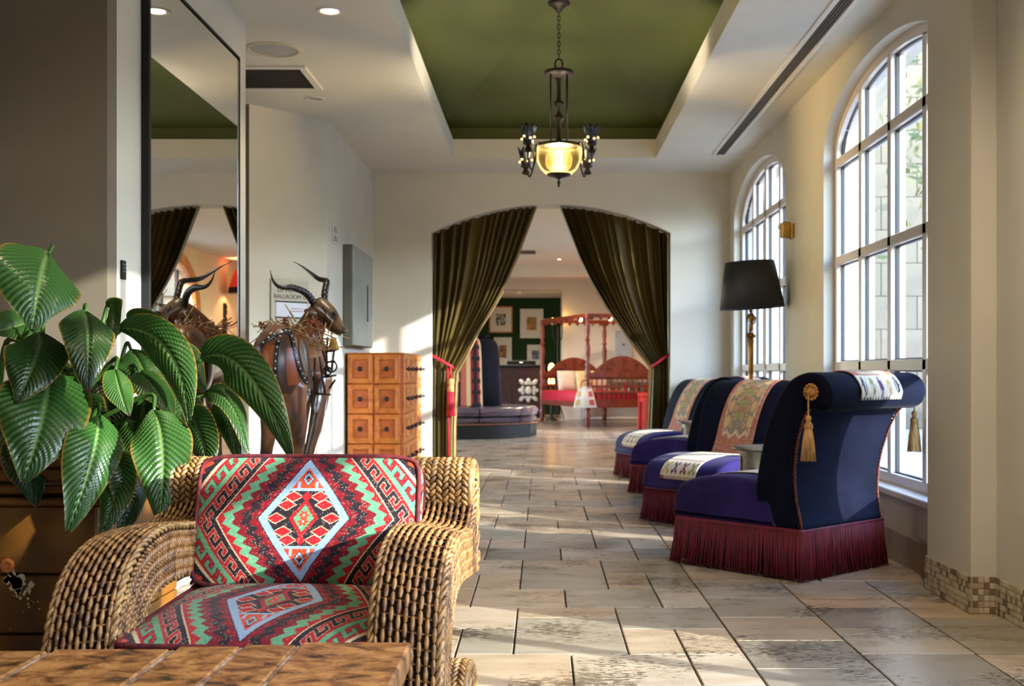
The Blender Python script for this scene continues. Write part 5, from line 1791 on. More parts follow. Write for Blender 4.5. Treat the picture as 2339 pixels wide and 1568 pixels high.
for k in range(2):
    m_ = MB(); m_.box((.06, -.0075, -.02 - .02 * k), (.11, .001, .006)); m_.build('print_line', pm('print_red', (.3, .16, .2)), sg)

# grey wall cabinet
M['grey_metal'] = pm('grey_cabinet', rgb(150, 152, 142), rgb(140, 142, 134), 3, .4)
M['grey_side'] = pm('grey_cabinet_side', rgb(98, 94, 84), rgb(90, 86, 76), 3, .45)
wcab = thing('wall_cabinet', 'flat grey wall cabinet with a dark pull slot on the left wall', 'cabinet', (-1.69, 10.36, 1.65))
m_ = MB(); m_.box((.041, 0, 0), (.082, 1.13, .86), .006); m_.build('body', M['grey_side'], wcab)
m_ = MB(); m_.box((.085, 0, 0), (.012, 1.12, .85), .003); m_.build('door', M['grey_metal'], wcab)
m_ = MB(); m_.box((.0915, .22, -.03), (.006, .05, .33), .002); m_.build('pull', M['black'], wcab)

# ------------------------------------------------------------------ apothecary cabinet
M['honey'] = wood('honey_pine', rgb(206, 126, 52), rgb(184, 102, 38), rgb(130, 64, 22), (5, 5, 1), 3.0, .42, .06)
M['honey_panel'] = wood('honey_panel', rgb(196, 104, 44), rgb(172, 84, 34), rgb(120, 54, 22), (5, 5, 1), 3.0, .42, .06)
ap = thing('drawer_cabinet', 'honey pine apothecary cabinet with square panelled drawers and dark knobs', 'cabinet', (-1.432, 10.575, 0))
CW, CD, CH = .475, 1.38, 1.15
m_ = MB(); m_.box((0, 0, CH / 2), (CW - .02, CD - .02, CH), .004); m_.build('body', M['honey_panel'], ap)
m_ = MB(); m_.box((0, 0, CH + .005), (CW + .01, CD + .01, .012), .003); m_.build('top', M['honey'], ap)
def panel_mesh(w_, h_, t=.03):
    m_ = MB(); fw = .042
    # mitred frame sloping into a recess
    o4 = [(-w_ / 2, -h_ / 2), (w_ / 2, -h_ / 2), (w_ / 2, h_ / 2), (-w_ / 2, h_ / 2)]
    def ring(k, z): return [(a * (1 - 2 * k / w_), b * (1 - 2 * k / h_), z) for a, b in o4]
    rings = [ring(0, 0), ring(0, t * .55), ring(.006, t * .8), ring(.018, t * .8), ring(fw - .008, t), ring(fw, t * .92), ring(fw + .012, t * .25)]
    v = [p for r_ in rings for p in r_]
    f = []
    for i in range(len(rings) - 1):
        for k in range(4):
            f.append((i * 4 + k, i * 4 + (k + 1) % 4, i * 4 + 4 + (k + 1) % 4, i * 4 + 4 + k))
    m_.add(v, f)
    return m_.mesh('drawer'), fw + .012, t * .25
def drawers(n_cols, total, face, rows=4):
    """face: 'cam' (towards -y) or 'room' (towards +x)"""
    pw = total / n_cols; ph = 1.13 / 4.4
    me, ins, zz = panel_mesh(pw - .006, ph - .006)
    me.materials.append(M['honey'])
    ip = MB(); ip.box((0, 0, zz / 2 - .002), (pw - .006 - 2 * ins, ph - .006 - 2 * ins, .006)); ime = ip.mesh('panel'); ime.materials.append(M['honey_panel'])
    kb = MB(); kb.lathe([(.010, 0), (.012, .003), (.007, .012), (.009, .02), (.020, .027), (.022, .034), (.014, .044), (.004, .048)], 14, Matrix.Translation((0, 0, zz)))
    if face == 'room': kb.ball((0, 0, zz + .06), .012, 8, 5)
    kme = kb.mesh('knob'); kme.materials.append(M['iron'])
    for r_ in range(4):
        for c in range(n_cols):
            if face == 'cam':
                loc = (-total / 2 + (c + .5) * pw - .008, -CD / 2 + .008, CH - (r_ + .5) * ph)
                rot = (math.pi / 2, 0, 0)
            else:
                loc = (CW / 2 - .008, -total / 2 + (c + .5) * pw, CH - (r_ + .5) * ph)
                rot = (math.pi / 2, 0, math.pi / 2)
            d = bpy.data.objects.new('drawer', me); COL.objects.link(d); d.parent = ap; d.location = loc; d.rotation_euler = rot
            p = bpy.data.objects.new('panel', ime); COL.objects.link(p); p.parent = d
            k = bpy.data.objects.new('knob', kme); COL.objects.link(k); k.parent = d
drawers(2, .455, 'cam')
drawers(4, 1.34, 'room')
m_ = MB(); m_.box((0, 0, .04), (CW - .03, CD - .03, .08), .004); m_.build('plinth', M['honey'], ap)
# ------------------------------------------------------------------ antelope sculpture
M['hide'] = pm('patched_leather', rgb(150, 92, 52), rgb(52, 30, 19), 9, .32, bump=.12, bscale=25, stretch=(1, 1, .16), coat=.3)
M['hide_dark'] = pm('black_leather', rgb(24, 19, 18), rgb(14, 11, 12), 20, .3, coat=.3)
M['horn'] = pm('dark_horn', rgb(38, 31, 27), rgb(20, 16, 14), 30, .32)
M['skull'] = pm('bronze_head', rgb(120, 92, 62), rgb(54, 38, 26), 14, .35, bump=.1, bscale=40, coat=.2)
M['twig'] = pm('dry_twig', rgb(196, 164, 118), rgb(130, 92, 56), 40, .8)
M['petal'] = pm('dried_flower', rgb(168, 92, 48), rgb(110, 54, 30), 40, .7)
AO = Vector((-1.36, 6.35, 0))
an = thing('antelope_sculpture', 'leather and metal antelope sculpture with curved ridged horns beside the mirror', 'sculpture', AO)
def A(x, y, d): return at(x, y, d) - AO
rc = A(636, 838, 6.12); rr_ = (.148, .20, .225)
b_ = MB()
b_.ell(rc, (rr_[0], 0, 0), (0, rr_[1], 0), (0, 0, rr_[2]), 20, 14)
b_.tube([A(640, 828, 6.15), A(660, 815, 6.4), A(690, 808, 6.65)], [.15, .145, .135], 16)
b_.ell(A(700, 822, 6.66), (.125, 0, 0), (0, .15, 0), (0, 0, .19), 16, 12)
b_.tube([A(694, 790, 6.66), A(708, 755, 6.62), A(722, 722, 6.56), A(733, 705, 6.52)], [.115, .085, .066, .056], 14)
for pts, rs in (
    ([A(668, 880, 6.10), A(672, 940, 6.10), A(680, 985, 6.14), A(676, 1040, 6.2), A(668, 1140, 6.18), A(666, 1262, 6.2)], [.085, .058, .040, .031, .025, .021]),
    ([A(618, 880, 6.10), A(616, 935, 6.12), A(614, 990, 6.16), A(606, 1050, 6.22), A(602, 1140, 6.2), A(600, 1262, 6.22)], [.075, .050, .036, .029, .025, .021]),
    ([A(732, 860, 6.62), A(729, 930, 6.60), A(718, 985, 6.58), A(704, 1040, 6.56), A(700, 1140, 6.56), A(698, 1240, 6.6)], [.075, .046, .034, .030, .025, .021]),
    ([A(690, 870, 6.70), A(688, 940, 6.70), A(684, 1000, 6.68), A(680, 1060, 6.68), A(680, 1140, 6.68), A(680, 1238, 6.7)], [.075, .050, .036, .030, .026, .022])):
    b_.tube(resample(pts, n=24), [float(np.interp(i / 23, np.linspace(0, 1, 6), rs)) for i in range(24)], 12)
bo = b_.build('body', M['hide'], an, 'all')
md = bo.modifiers.new('remesh', 'REMESH'); md.mode = 'VOXEL'; md.voxel_size = .011; md.use_smooth_shade = True
ms_ = bo.modifiers.new('smooth', 'SMOOTH'); ms_.iterations = 8; ms_.factor = .5
# head
h_ = MB()
h_.ell(A(733, 706, 6.50), (.052, 0, 0), (0, .050, 0), (0, 0, .066), 14, 10)
h_.tube([A(735, 704, 6.50), A(752, 718, 6.47), A(766, 735, 6.44), A(780, 752, 6.42), A(788, 758, 6.41)], [.056, .048, .036, .026, .020], 14)
h_.ell(A(785, 757, 6.41), (.022, 0, 0), (0, .022, 0), (0, 0, .018), 10, 8)
h_.tube([A(742, 735, 6.49), A(760, 752, 6.46), A(778, 762, 6.42)], [.03, .022, .015], 10)
ho = h_.build('head', M['skull'], an, 'all')
md = ho.modifiers.new('remesh', 'REMESH'); md.mode = 'VOXEL'; md.voxel_size = .006; md.use_smooth_shade = True
ms_ = ho.modifiers.new('smooth', 'SMOOTH'); ms_.iterations = 4
m_ = MB(); m_.ball(A(764, 716, 6.415), .015, 10, 8); m_.build('eye', M['horn'], an, 'all')
m_ = MB(); m_.ell(A(716, 716, 6.46), Vector((-.05, -.02, .015)), (0, .012, 0), (.005, 0, .022), 10, 8); m_.build('ear', M['hide'], an, 'all')
m_ = MB(); m_.tube([A(738, 742, 6.44), A(745, 715, 6.43), A(741, 700, 6.44)], .008, 6); m_.build('bridle_strap', M['hide_dark'], an, 'all')
def horn(pts, rb, ridges):
    P_ = resample(catmull(pts, 8), n=110); n = len(P_); rr = []
    for i in range(n):
        t = i / (n - 1)
        r_ = rb * (1 - .35 * t) * (1 if t < .55 else (1 - (t - .55) / .45) ** .8 * .98 + .02)
        if t < ridges: r_ *= 1 + .16 * (max(0, math.sin(2 * math.pi * t * 19)) ** 2)
        rr.append(max(.0018, r_))
    m_ = MB(); m_.tube(P_, rr, 12); return m_.build('horn', M['horn'], an, 'all')
horn([A(722, 703, 6.50), A(708, 680, 6.46), A(692, 666, 6.42), A(668, 657, 6.38), A(648, 657, 6.35), A(634, 653, 6.34), A(623, 640, 6.34), A(617, 618, 6.35)], .021, .60)
horn([A(741, 696, 6.50), A(742, 668, 6.54), A(746, 645, 6.60), A(741, 641, 6.66), A(727, 637, 6.72), A(706, 621, 6.76), A(690, 609, 6.78), A(671, 598, 6.80)], .019, .38)
# leather bands with rivets over the rump
def surf(px, py):
    p = A(px, py, 5.9)
    dx, dz = (p.x - rc.x) / rr_[0], (p.z - rc.z) / rr_[2]
    q = max(0, 1 - dx * dx - dz * dz)
    y = rc.y - rr_[1] * math.sqrt(q)
    return Vector((p.x, y, p.z))
for bnd in ([(632, 752), (629, 790), (627, 830), (627, 870), (630, 905)], [(640, 750), (655, 775), (664, 810), (672, 845), (680, 880), (684, 905)], [(590, 792), (606, 775), (632, 757), (650, 760)]):
    pts = [surf(*p) for p in bnd]; P_ = resample(catmull(pts, 6), step=.012)
    m_ = MB()
    for i in range(len(P_) - 1):
        nr = (P_[i] - rc); nr = Vector((nr.x / rr_[0] ** 2, nr.y / rr_[1] ** 2, nr.z / rr_[2] ** 2)).normalized()
        m_.bar(P_[i] + nr * .004, P_[i + 1] + nr * .004, .026, .008, .002, nr)
    bd = m_.build('leather_band', M['hide_dark'], an)
    for i in range(2, len(P_) - 1, 3):
        m_ = MB(); nr = (P_[i] - rc).normalized(); m_.ball(P_[i] + nr * .010, .005, 6, 4); m_.build('rivet', M['chrome'], bd, 'all')
def gore(pl_, pr_, y0, y1, mat):
    P = np.zeros((24, 10, 3))
    for i in range(24):
        y = y0 + (y1 - y0) * i / 23
        xa, xb = np.interp(y, *zip(*[(b, a) for a, b in pl_])), np.interp(y, *zip(*[(b, a) for a, b in pr_]))
        for j in range(10):
            q = surf(xa + (xb - xa) * j / 9, y); n_ = (q - rc).normalized(); P[i, j] = q + n_ * .0035
    return grid_obj('leather_gore', P, None, mat, an)
g1 = pm('gore_umber', rgb(66, 38, 22), rgb(38, 22, 14), 12, .35, stretch=(1, 1, .2)); g2 = pm('gore_rust', rgb(150, 74, 30), rgb(90, 44, 22), 12, .35, stretch=(1, 1, .2)); g3 = pm('gore_grey', rgb(120, 98, 84), rgb(80, 62, 52), 12, .3, stretch=(1, 1, .2))
gore([(634, 760), (631, 905)], [(642, 760), (664, 820), (676, 905)], 762, 900, g1)
gore([(648, 790), (650, 880)], [(660, 790), (671, 880)], 795, 880, g2)
gore([(664, 770), (684, 880)], [(680, 770), (694, 880)], 775, 890, g3)
gore([(590, 800), (590, 890)], [(625, 770), (624, 890)], 790, 890, g2)
# nest of twigs and dried flowers on its back
tw = random.Random(9); m_ = MB()
for i in range(80):
    p = A(tw.uniform(596, 760), tw.uniform(738, 772) + 0, tw.uniform(6.2, 6.5))
    if p.x > A(700, 0, 6.4).x: p.z -= tw.uniform(0, .12)
    d = Vector((tw.uniform(-1, 1), tw.uniform(-.6, .6), tw.uniform(-.35, .5))).normalized() * tw.uniform(.03, .10)
    m_.tube([p - d, p + Vector((0, 0, tw.uniform(-.01, .015))), p + d], tw.uniform(.002, .0045), 5)
m_.tube([A(676, 735, 6.3), A(662, 712, 6.3), A(651, 695, 6.3)], [.007, .005, .003], 6)
m_.build('twig_nest', M['twig'], an, 'all')['kind'] = 'stuff'
for i in range(18):
    p = A(tw.uniform(600, 745), tw.uniform(732, 768), tw.uniform(6.2, 6.45)); m_ = MB()
    for q in range(6):
        a = 2 * math.pi * q / 6
        dv = Vector((math.cos(a), tw.uniform(-.5, .2), math.sin(a))); m_.ell(p + dv * .012, dv * .014, dv.orthogonal().normalized() * .007, Vector((0, .004, 0)), 6, 4)
    m_.build('dried_flower', M['petal'], an, 'all')
# metal rods, ring and chain at the chest
m_ = MB()
m_.tube([A(719, 818, 6.34), A(719, 900, 6.34)], .007, 6); m_.tube([A(719, 900, 6.34), A(755, 902, 6.32)], .006, 6)
for (x0, y0, x1, y1) in ((748, 770, 744, 860), (765, 790, 757, 850), (742, 805, 768, 800), (744, 828, 766, 826), (740, 862, 768, 858), (752, 888, 766, 868), (730, 815, 742, 900), (736, 800, 752, 850), (700, 820, 715, 870)):
    m_.tube([A(x0, y0, 6.38), A(x1, y1, 6.36)], .006, 6)
for (x, y, r_) in ((757, 838, .030), (748, 848, .022)):
    c = A(x, y, 6.35); m_.tube([c + Vector((math.cos(2 * math.pi * k / 16) * r_, 0, math.sin(2 * math.pi * k / 16) * r_)) for k in range(16)], .005, 5, closed=True)
m_.build('metal_rod', M['iron'], an, 'all')
m_ = MB(); m_.lathe([(.035, 0), (.028, .012), (.02, .05), (.008, .065)], 12, Matrix.Translation(A(762, 800, 6.36))); m_.build('bell', M['brass'], an, True)
m_ = MB(); m_.tube([A(750, 895, 6.34), A(735, 980, 6.36), A(716, 1060, 6.4), A(705, 1200, 6.4)], .0025, 5); m_.build('chain', M['chrome'], an, 'all')
m_ = MB()
for i, (x, y) in enumerate(((690, 800), (715, 838), (735, 880), (700, 900), (725, 920))):
    m_.ell(A(x, y, 6.50), (.022, 0, 0), (0, .012, 0), (.008, 0, .06), 8, 6)
m_.build('metal_plate', M['chrome'], an, 'all')

# ------------------------------------------------------------------ lounge beyond the archway
M['leather'] = pm('aubergine_leather', rgb(92, 78, 88), rgb(66, 54, 66), 6, .28, coat=.3)
M['navy'] = pm('navy_back_velvet', rgb(18, 16, 26), rgb(12, 11, 18), 5, .85, spec=.1)
bq = thing('round_banquette', 'round leather banquette with a tall dark centre column beyond the left curtain', 'sofa', (-1.29, 18.1, 0))
m_ = MB(); m_.lathe([(1.20, .0), (1.20, .20), (1.17, .205), (1.17, .235)], 64); m_.build('plinth', M['black'], bq, True)
m_ = MB(); m_.lathe([(1.205, .205), (1.215, .215), (1.205, .225)], 64, None, False, False); m_.build('plinth_band', pm('copper_band', rgb(120, 74, 52), rough=.5), bq, True)
for k in range(10):
    a0 = 2 * math.pi * k / 10 + .01; a1 = 2 * math.pi * (k + 1) / 10 - .01
    for (zb, zt, nm, ro) in ((.235, .335, 'seat_base', 1.21), (.34, .47, 'seat_cushion', 1.24)):
        v, f = [], []
        prof = [(.60, zb), (ro - .03, zb), (ro, (zb + zt) / 2), (ro - .04, zt - .012), (ro - .25, zt), (.60, zt)]
        S = 8
        for i in range(S + 1):
            t = i / S; a = a0 + (a1 - a0) * t; e = 1 - .012 * (abs(2 * t - 1) ** 6)
            dz = -.015 * abs(2 * t - 1) ** 5
            for (r_, z) in prof: v.append((r_ * math.cos(a) * e, r_ * math.sin(a) * e, z + (dz if z > zb + .05 else 0)))
        n = len(prof)
        for i in range(S):
            for q in range(n):
                f.append((i * n + q, i * n + (q + 1) % n, (i + 1) * n + (q + 1) % n, (i + 1) * n + q))
        f += [tuple(range(n)), tuple(S * n + q for q in range(n - 1, -1, -1))]
        m_ = MB(); m_.add(v, f); m_.build(nm, M['leather'], bq, True)
m_ = MB(); m_.lathe([(.66, .44), (.64, .8), (.62, 1.2), (.60, 1.40), (.56, 1.475), (.48, 1.505), (.0, 1.51)], 56); m_.build('column', M['navy'], bq, 'all')
# plaid throw over the column
nu, nv = 80, 50
Ua = np.linspace(0, 1, nu); Va = np.linspace(0, 1, nv)
P = np.zeros((nv, nu, 3)); C = np.zeros((nv, nu, 3), np.float32)
th = {k: srgb_arr(v) for k, v in dict(r=(132, 30, 40), k=(28, 20, 26), c=(206, 176, 132), t=(176, 100, 84)).items()}
bands = [(0, .10, 'k'), (.10, .22, 'r'), (.22, .30, 'k'), (.30, .40, 'c'), (.40, .46, 'k'), (.46, .55, 'c'), (.55, .60, 'k'), (.60, .70, 't'), (.70, .78, 'c'), (.78, .83, 'r'), (.83, .9, 'k'), (.9, .96, 'r'), (.96, 1.01, 'c')]
for i, v_ in enumerate(Va):
    z = .47 + v_ * 1.05; r_ = float(np.interp(z, [.44, .8, 1.2, 1.4, 1.475, 1.52], [.665, .645, .625, .605, .57, .50])) + .012
    for j, u_ in enumerate(Ua):
        a = math.radians(-130 + 75 * u_); P[i, j] = (r_ * math.cos(a), r_ * math.sin(a), min(z, 1.515))
        for lo_, hi_, k_ in bands:
            if lo_ <= u_ < hi_: C[i, j] = th[k_]
        if k_ and .8 < u_ < .97 and (v_ * 6) % 1 < .35: C[i, j] = th['k']
throw = grid_obj('throw_blanket', P, C, M['runner']); throw.location = (-1.29, 18.1, 0)
so = throw.modifiers.new('t', 'SOLIDIFY'); so.thickness = .008
tag(throw, 'red black and cream striped throw hung over the banquette column', 'blanket')
bw = thing('silver_bowl', 'shallow silver bowl on top of the banquette column', 'bowl', (-.98, 18.0, 1.51))
m_ = MB(); m_.lathe([(.08, 0), (.10, .01), (.16, .05), (.165, .055), (.15, .05), (.0, .02)], 24); m_.build('dish', M['chrome'], bw, True)

# canopy daybed
M['cherry'] = wood('cherry_wood', rgb(146, 58, 32), rgb(116, 42, 24), rgb(70, 24, 14), (3, 3, 1), 3, .3, .05)
M['red_cloth'] = pm('crimson_cloth', rgb(205, 10, 44), rgb(180, 8, 36), 5, .6)
M['red_paint'] = pm('red_paint', rgb(206, 42, 36), rgb(188, 34, 30), 5, .4)
P1, P2 = Vector((0.0, 23.0, 0)), Vector((.81, 20.6, 0))
W_ = Vector((1.27, .4, 0)); ux = (P2 - P1).normalized(); uy = W_.normalized()
LB, WB = (P2 - P1).length, W_.length
bed = thing('canopy_daybed', 'carved cherry wood four-post canopy daybed with red seat beyond the archway', 'bed', P1, math.atan2(ux.y, ux.x))
# local x along P1->P2 (towards us), local y along P1->P4
def turned(x, y):
    m_ = MB()
    pr = [(.028, 0), (.04, .02), (.05, .10), (.045, .16), (.06, .22), (.035, .27), (.05, .32), (.05, .60), (.045, .70), (.055, .74), (.035, .78), (.05, .90), (.055, 1.0), (.035, 1.08), (.052, 1.12), (.032, 1.16), (.045, 1.3), (.05, 1.42), (.03, 1.52), (.05, 1.56), (.03, 1.60), (.042, 1.7), (.045, 1.8), (.03, 1.88), (.045, 1.93), (.045, 2.0)]
    m_.lathe(pr, 14, Matrix.Translation((x, y, 0))); return m_.build('post', M['cherry'], bed, True)
for (x, y) in ((0, 0), (LB, 0), (LB, WB), (0, WB)): turned(x, y)
for (a, b) in (((0, 0), (LB, 0)), ((0, WB), (LB, WB)), ((0, 0), (0, WB)), ((LB, 0), (LB, WB))):
    m_ = MB(); m_.bar((*a, .42), (*b, .42), .05, .14, .006); m_.build('seat_rail', M['cherry'], bed)
    m_ = MB(); m_.bar((*a, 2.0), (*b, 2.0), .06, .07, .008)
    n = 8
    A_, B_ = Vector((*a, 1.945)), Vector((*b, 1.945))
    for k in range(n):
        p = A_.lerp(B_, (k + .5) / n); m_.ball(p + Vector((0, 0, .01)), .035, 8, 6)
    m_.build('canopy_rail', M['cherry'], bed)
m_ = MB(); m_.box((LB / 2, WB / 2, .55), (LB - .08, WB - .08, .15), .03); m_.build('mattress', M['red_cloth'], bed, True)
m_ = MB(); m_.box((LB / 2, .0, .53), (LB - .16, .07, .20), .02); m_.build('seat_skirt', M['red_cloth'], bed, True)
def crest(x, nm):
    """arched carved panel with pierced scrolls, slatted gallery below"""
    m_ = MB(); N_ = 26
    tp = lambda y: .98 + .30 * math.sin(math.pi * min(1, max(0, (y - .12) / (WB - .24)))) ** .8
    ys = [.05 + (WB - .1) * i / N_ for i in range(N_ + 1)]
    poly = [(ys[0], .86), (ys[-1], .86)] + [(y, tp(y)) for y in reversed(ys)]
    v = [(x + t, p[0], p[1]) for t in (-.02, .02) for p in poly]; n = len(poly)
    f = [tuple(range(n)), tuple(range(2 * n - 1, n - 1, -1))] + [(i, (i + 1) % n, n + (i + 1) % n, n + i) for i in range(n)]
    m_.add(v, f); c = m_.build(nm, M['cherry'], bed)
    m_ = MB(); rs = random.Random(1)
    for i in range(46):
        y = rs.uniform(.25, WB - .25); z = rs.uniform(.92, tp(y) - .06); r_ = rs.uniform(.02, .035)
        for sg in (-1, 1):
            m_.tube([(x + sg * .022, y + math.cos(a * .7) * r_ * (1 - a / 12), z + math.sin(a * .7) * r_ * (1 - a / 12)) for a in range(9)], .007, 5)
    m_.build('carved_scroll', M['cherry'], c, 'all')['kind'] = 'stuff'
    m_ = MB()
    for i in range(26):
        y = rs.uniform(.3, WB - .3); z = rs.uniform(.93, tp(y) - .07)
        m_.ell((x + .0, y, z), (.024, 0, 0), (0, .016, 0), (0, 0, .012), 6, 4)
    m_.build('inlay', pm('bone_inlay', rgb(216, 196, 172), rgb(190, 160, 130), 20, .4), c, 'all')['kind'] = 'stuff'
    for z in (.88, .73, .62):
        m_ = MB(); m_.bar((x, .03, z), (x, WB - .03, z), .04, .045, .005); m_.build('gallery_rail', M['cherry'], bed)
    for k in range(13):
        y = .08 + k * (WB - .16) / 12
        m_ = MB(); m_.bar((x, y, .46), (x, y, .86), .022, .022, .004, (1, 0, 0)); m_.build('spindle', M['cherry'], bed)
crest(0.0, 'headboard'); crest(LB, 'footboard')
m_ = MB(); m_.box((LB - .03, WB / 2, .54), (.02, WB - .1, .14), .004); m_.build('red_panel', M['red_cloth'], bed)
bm_ = Matrix.Translation(P1) @ Matrix.Rotation(math.atan2(ux.y, ux.x), 4, 'Z')
for (x, y, cols, lab) in ((.42, .38, ((226, 214, 196), (206, 190, 168)), 'ivory scatter cushion on the daybed against the headboard'), (.55, .72, ((216, 190, 110), (226, 206, 170)), 'yellow striped scatter cushion on the daybed beside the ivory one'), (.40, 1.02, ((214, 206, 196), (190, 180, 170)), 'pale grey scatter cushion on the daybed by the far post')):
    p = bm_ @ Vector((x, y, .80))
    nn = 18; Ug, Vg = np.meshgrid(np.linspace(-1, 1, nn), np.linspace(-1, 1, nn))
    pil = MB()
    for sg in (-1, 1):
        D_ = .075 * (1 - np.abs(Ug) ** 2.5) ** .6 * (1 - np.abs(Vg) ** 2.5) ** .6 * sg
        v = [(D_[i, j], Ug[i, j] * .2, Vg[i, j] * .2) for i in range(nn) for j in range(nn)]
        f = [(i * nn + j, i * nn + j + 1, (i + 1) * nn + j + 1, (i + 1) * nn + j) for i in range(nn - 1) for j in range(nn - 1)]
        pil.add(v, f)
    o = pil.build('scatter_cushion', pm('cushion_cloth', rgb(*cols[0]), rgb(*cols[1]), 12, .8, stretch=(1, 6, 1)), None, 'all')
    o.location = p + Vector((0, 0, .02)); o.rotation_euler = (0, math.radians(-16), math.atan2(ux.y, ux.x)); tag(o, lab, 'cushion', 'cushions on the canopy daybed')
# cloth bag hung on the near post
bg_ = thing('cloth_bag', 'pale patterned cloth bag hanging on the nearest daybed post', 'bag', P2 + Vector((-.05, -.14, .36)))
nn, mm2 = 30, 24
P = np.zeros((mm2, nn, 3)); C = np.zeros((mm2, nn, 3), np.float32)
bc_ = [srgb_arr(c) for c in ((228, 210, 178), (214, 176, 110), (230, 220, 204), (196, 90, 90))]
for i in range(mm2):
    v_ = i / (mm2 - 1)
    for j in range(nn):
        a = 2 * math.pi * j / (nn - 1); w_ = .09 + .12 * (1 - v_) ** .7
        P[i, j] = (math.cos(a) * w_, math.sin(a) * (.03 + .05 * math.sin(math.pi * min(1, v_ + .15))) + .01 * math.sin(5 * a), v_ * .38)
        C[i, j] = bc_[int((j * 9 / nn)) % 4] if (i // 3) % 3 else bc_[2]
o = grid_obj('pouch', P, C, M['runner'], bg_)
m_ = MB(); m_.ell((0, 0, .02), (.20, 0, 0), (0, .05, 0), (0, 0, .02), 14, 6); m_.build('base', M['lining'], bg_, 'all')
m_ = MB(); m_.tube(catmull([Vector(p) for p in ((-.08, 0, .37), (-.05, .06, .46), (.05, .10, .48), (.09, .04, .42), (.08, 0, .37))], 6), .010, 6); m_.build('strap', M['cord'], bg_, 'all')
# string of canopy lights
for (x, y, dd, lab) in ((1326, 731, 21.3, 'small glowing lantern below the front edge of the canopy'), (1394, 729, 20.8, 'small glowing lantern under the canopy beside the right curtain')):
    p = at(x, y, dd); r = thing('lantern', lab, 'light', p, 0, 'lanterns under the canopy')
    m_ = MB(); m_.ball((0, 0, 0), .035, 10, 8); m_.build('globe', emit('lantern_glow', (1, .66, .32), 10), r, 'all')
    m_ = MB(); m_.tube([(0, 0, .03), (0, 0, .10)], .006, 6); m_.build('hook', M['iron'], r)

# red painted stool
rs_ = thing('red_stool', 'bright red painted stool in front of the daybed beside the right curtain', 'stool', (1.86, 19.9, 0), math.radians(12))
m_ = MB(); m_.box((0, 0, .60), (.36, .36, .06), .008); m_.build('seat', M['red_paint'], rs_)
for sx in (-1, 1):
    for sy in (-1, 1):
        m_ = MB(); m_.box((sx * .14, sy * .14, .285), (.065, .065, .57), .006); m_.build('leg', M['red_paint'], rs_)
for s_ in (-1, 1):
    m_ = MB(); m_.box((0, s_ * .14, .52), (.23, .03, .10), .004); m_.build('apron', M['red_paint'], rs_)
    m_ = MB(); m_.box((s_ * .14, 0, .52), (.03, .23, .10), .004); m_.build('apron', M['red_paint'], rs_)

# console, ornament, pictures
M['mahog'] = wood('dark_mahogany', rgb(74, 36, 34), rgb(54, 24, 24), rgb(30, 12, 13), (2, 2, 1), 3, .35, .05)
co = thing('dark_console', 'dark mahogany chest in front of the moss wall', 'cabinet', (-.95, 25.2, 0))
m_ = MB(); m_.box((0, 0, .58), (2.0, .5, 1.0), .01); m_.build('body', M['mahog'], co)
m_ = MB(); m_.box((0, 0, 1.11), (2.1, .56, .07), .01); m_.build('top', M['black'], co)
for k in range(3):
    m_ = MB(); m_.box((-.66 + k * .66, -.255, .58), (.60, .02, .88), .008); m_.build('door', M['mahog'], co)
m_ = MB(); m_.box((0, .0, .04), (1.9, .46, .08), .005); m_.build('plinth', M['black'], co)
bx_ = thing('black_case', 'flat black case lying on the dark chest', 'box', (-.45, 25.15, 1.145))
m_ = MB(); m_.box((0, 0, .045), (.62, .3, .09), .012); m_.build('body', M['black'], bx_); m_ = MB(); m_.box((0, -.151, .05), (.08, .006, .02), .002); m_.build('clasp', M['chrome'], bx_)
M['white_plaster'] = pm('white_carving', (.72, .70, .66), (.5, .47, .44), 18, .6, bump=.3, bscale=40)
orn = thing('carved_ornament', 'white carved baroque ornament hanging on the front of the dark chest', 'ornament', at(1207, 892, 24.87))
m_ = MB()
for k in range(8):
    a = 2 * math.pi * k / 8; rx = .15 + .05 * (k % 2)
    c = Vector((math.cos(a) * rx, -.02, math.sin(a) * rx * 1.25)); m_.ell(c, Vector((math.cos(a), 0, math.sin(a))) * .075, Vector((-math.sin(a), 0, math.cos(a))) * .05, Vector((0, .045, 0)), 10, 6)
    a += math.pi / 8; c = Vector((math.cos(a) * .13, -.03, math.sin(a) * .16)); m_.ball(c, .04, 8, 6)
m_.build('scrollwork', M['white_plaster'], orn, 'all')
m_ = MB(); m_.ell((0, -.04, 0), (.08, 0, 0), (0, .05, 0), (0, 0, .09), 12, 8); m_.build('boss', M['white_plaster'], orn, 'all')
m_ = MB(); m_.box((0, .03, 0), (.1, .05, .1), .005); m_.build('mount', M['white_plaster'], orn)
def picture(x0, y0, x1, y1, d, frame, art, lab):
    a, b = at(x0, y1, d), at(x1, y0, d)
    w_, h_ = b.x - a.x, b.z - a.z
    r = thing('framed_picture', lab, 'picture', ((a.x + b.x) / 2, d, (a.z + b.z) / 2), 0, 'framed pictures on the moss wall')
    fw = .03
    for (cx, cz, sx, sz) in ((0, h_ / 2 - fw / 2, w_, fw), (0, -h_ / 2 + fw / 2, w_, fw), (-w_ / 2 + fw / 2, 0, fw, h_ - 2 * fw), (w_ / 2 - fw / 2, 0, fw, h_ - 2 * fw)):
        m_ = MB(); m_.box((cx, -.005, cz), (sx, .04, sz), .004); m_.build('frame', frame, r)
    m_ = MB(); m_.box((0, .008, 0), (w_ - .04, .012, h_ - .04)); m_.build('mount', pm('mount_card', (.68, .62, .56), (.66, .60, .54), 3, .6), r)
    m_ = MB(); m_.box((0, -.001, 0), (w_ * .42, .008, h_ * .44)); m_.build('print', art, r)
wf = pm('oak_frame', rgb(196, 120, 60), rgb(160, 90, 40), 12, .45)
wh = pm('white_frame', (.7, .68, .65), rough=.4)
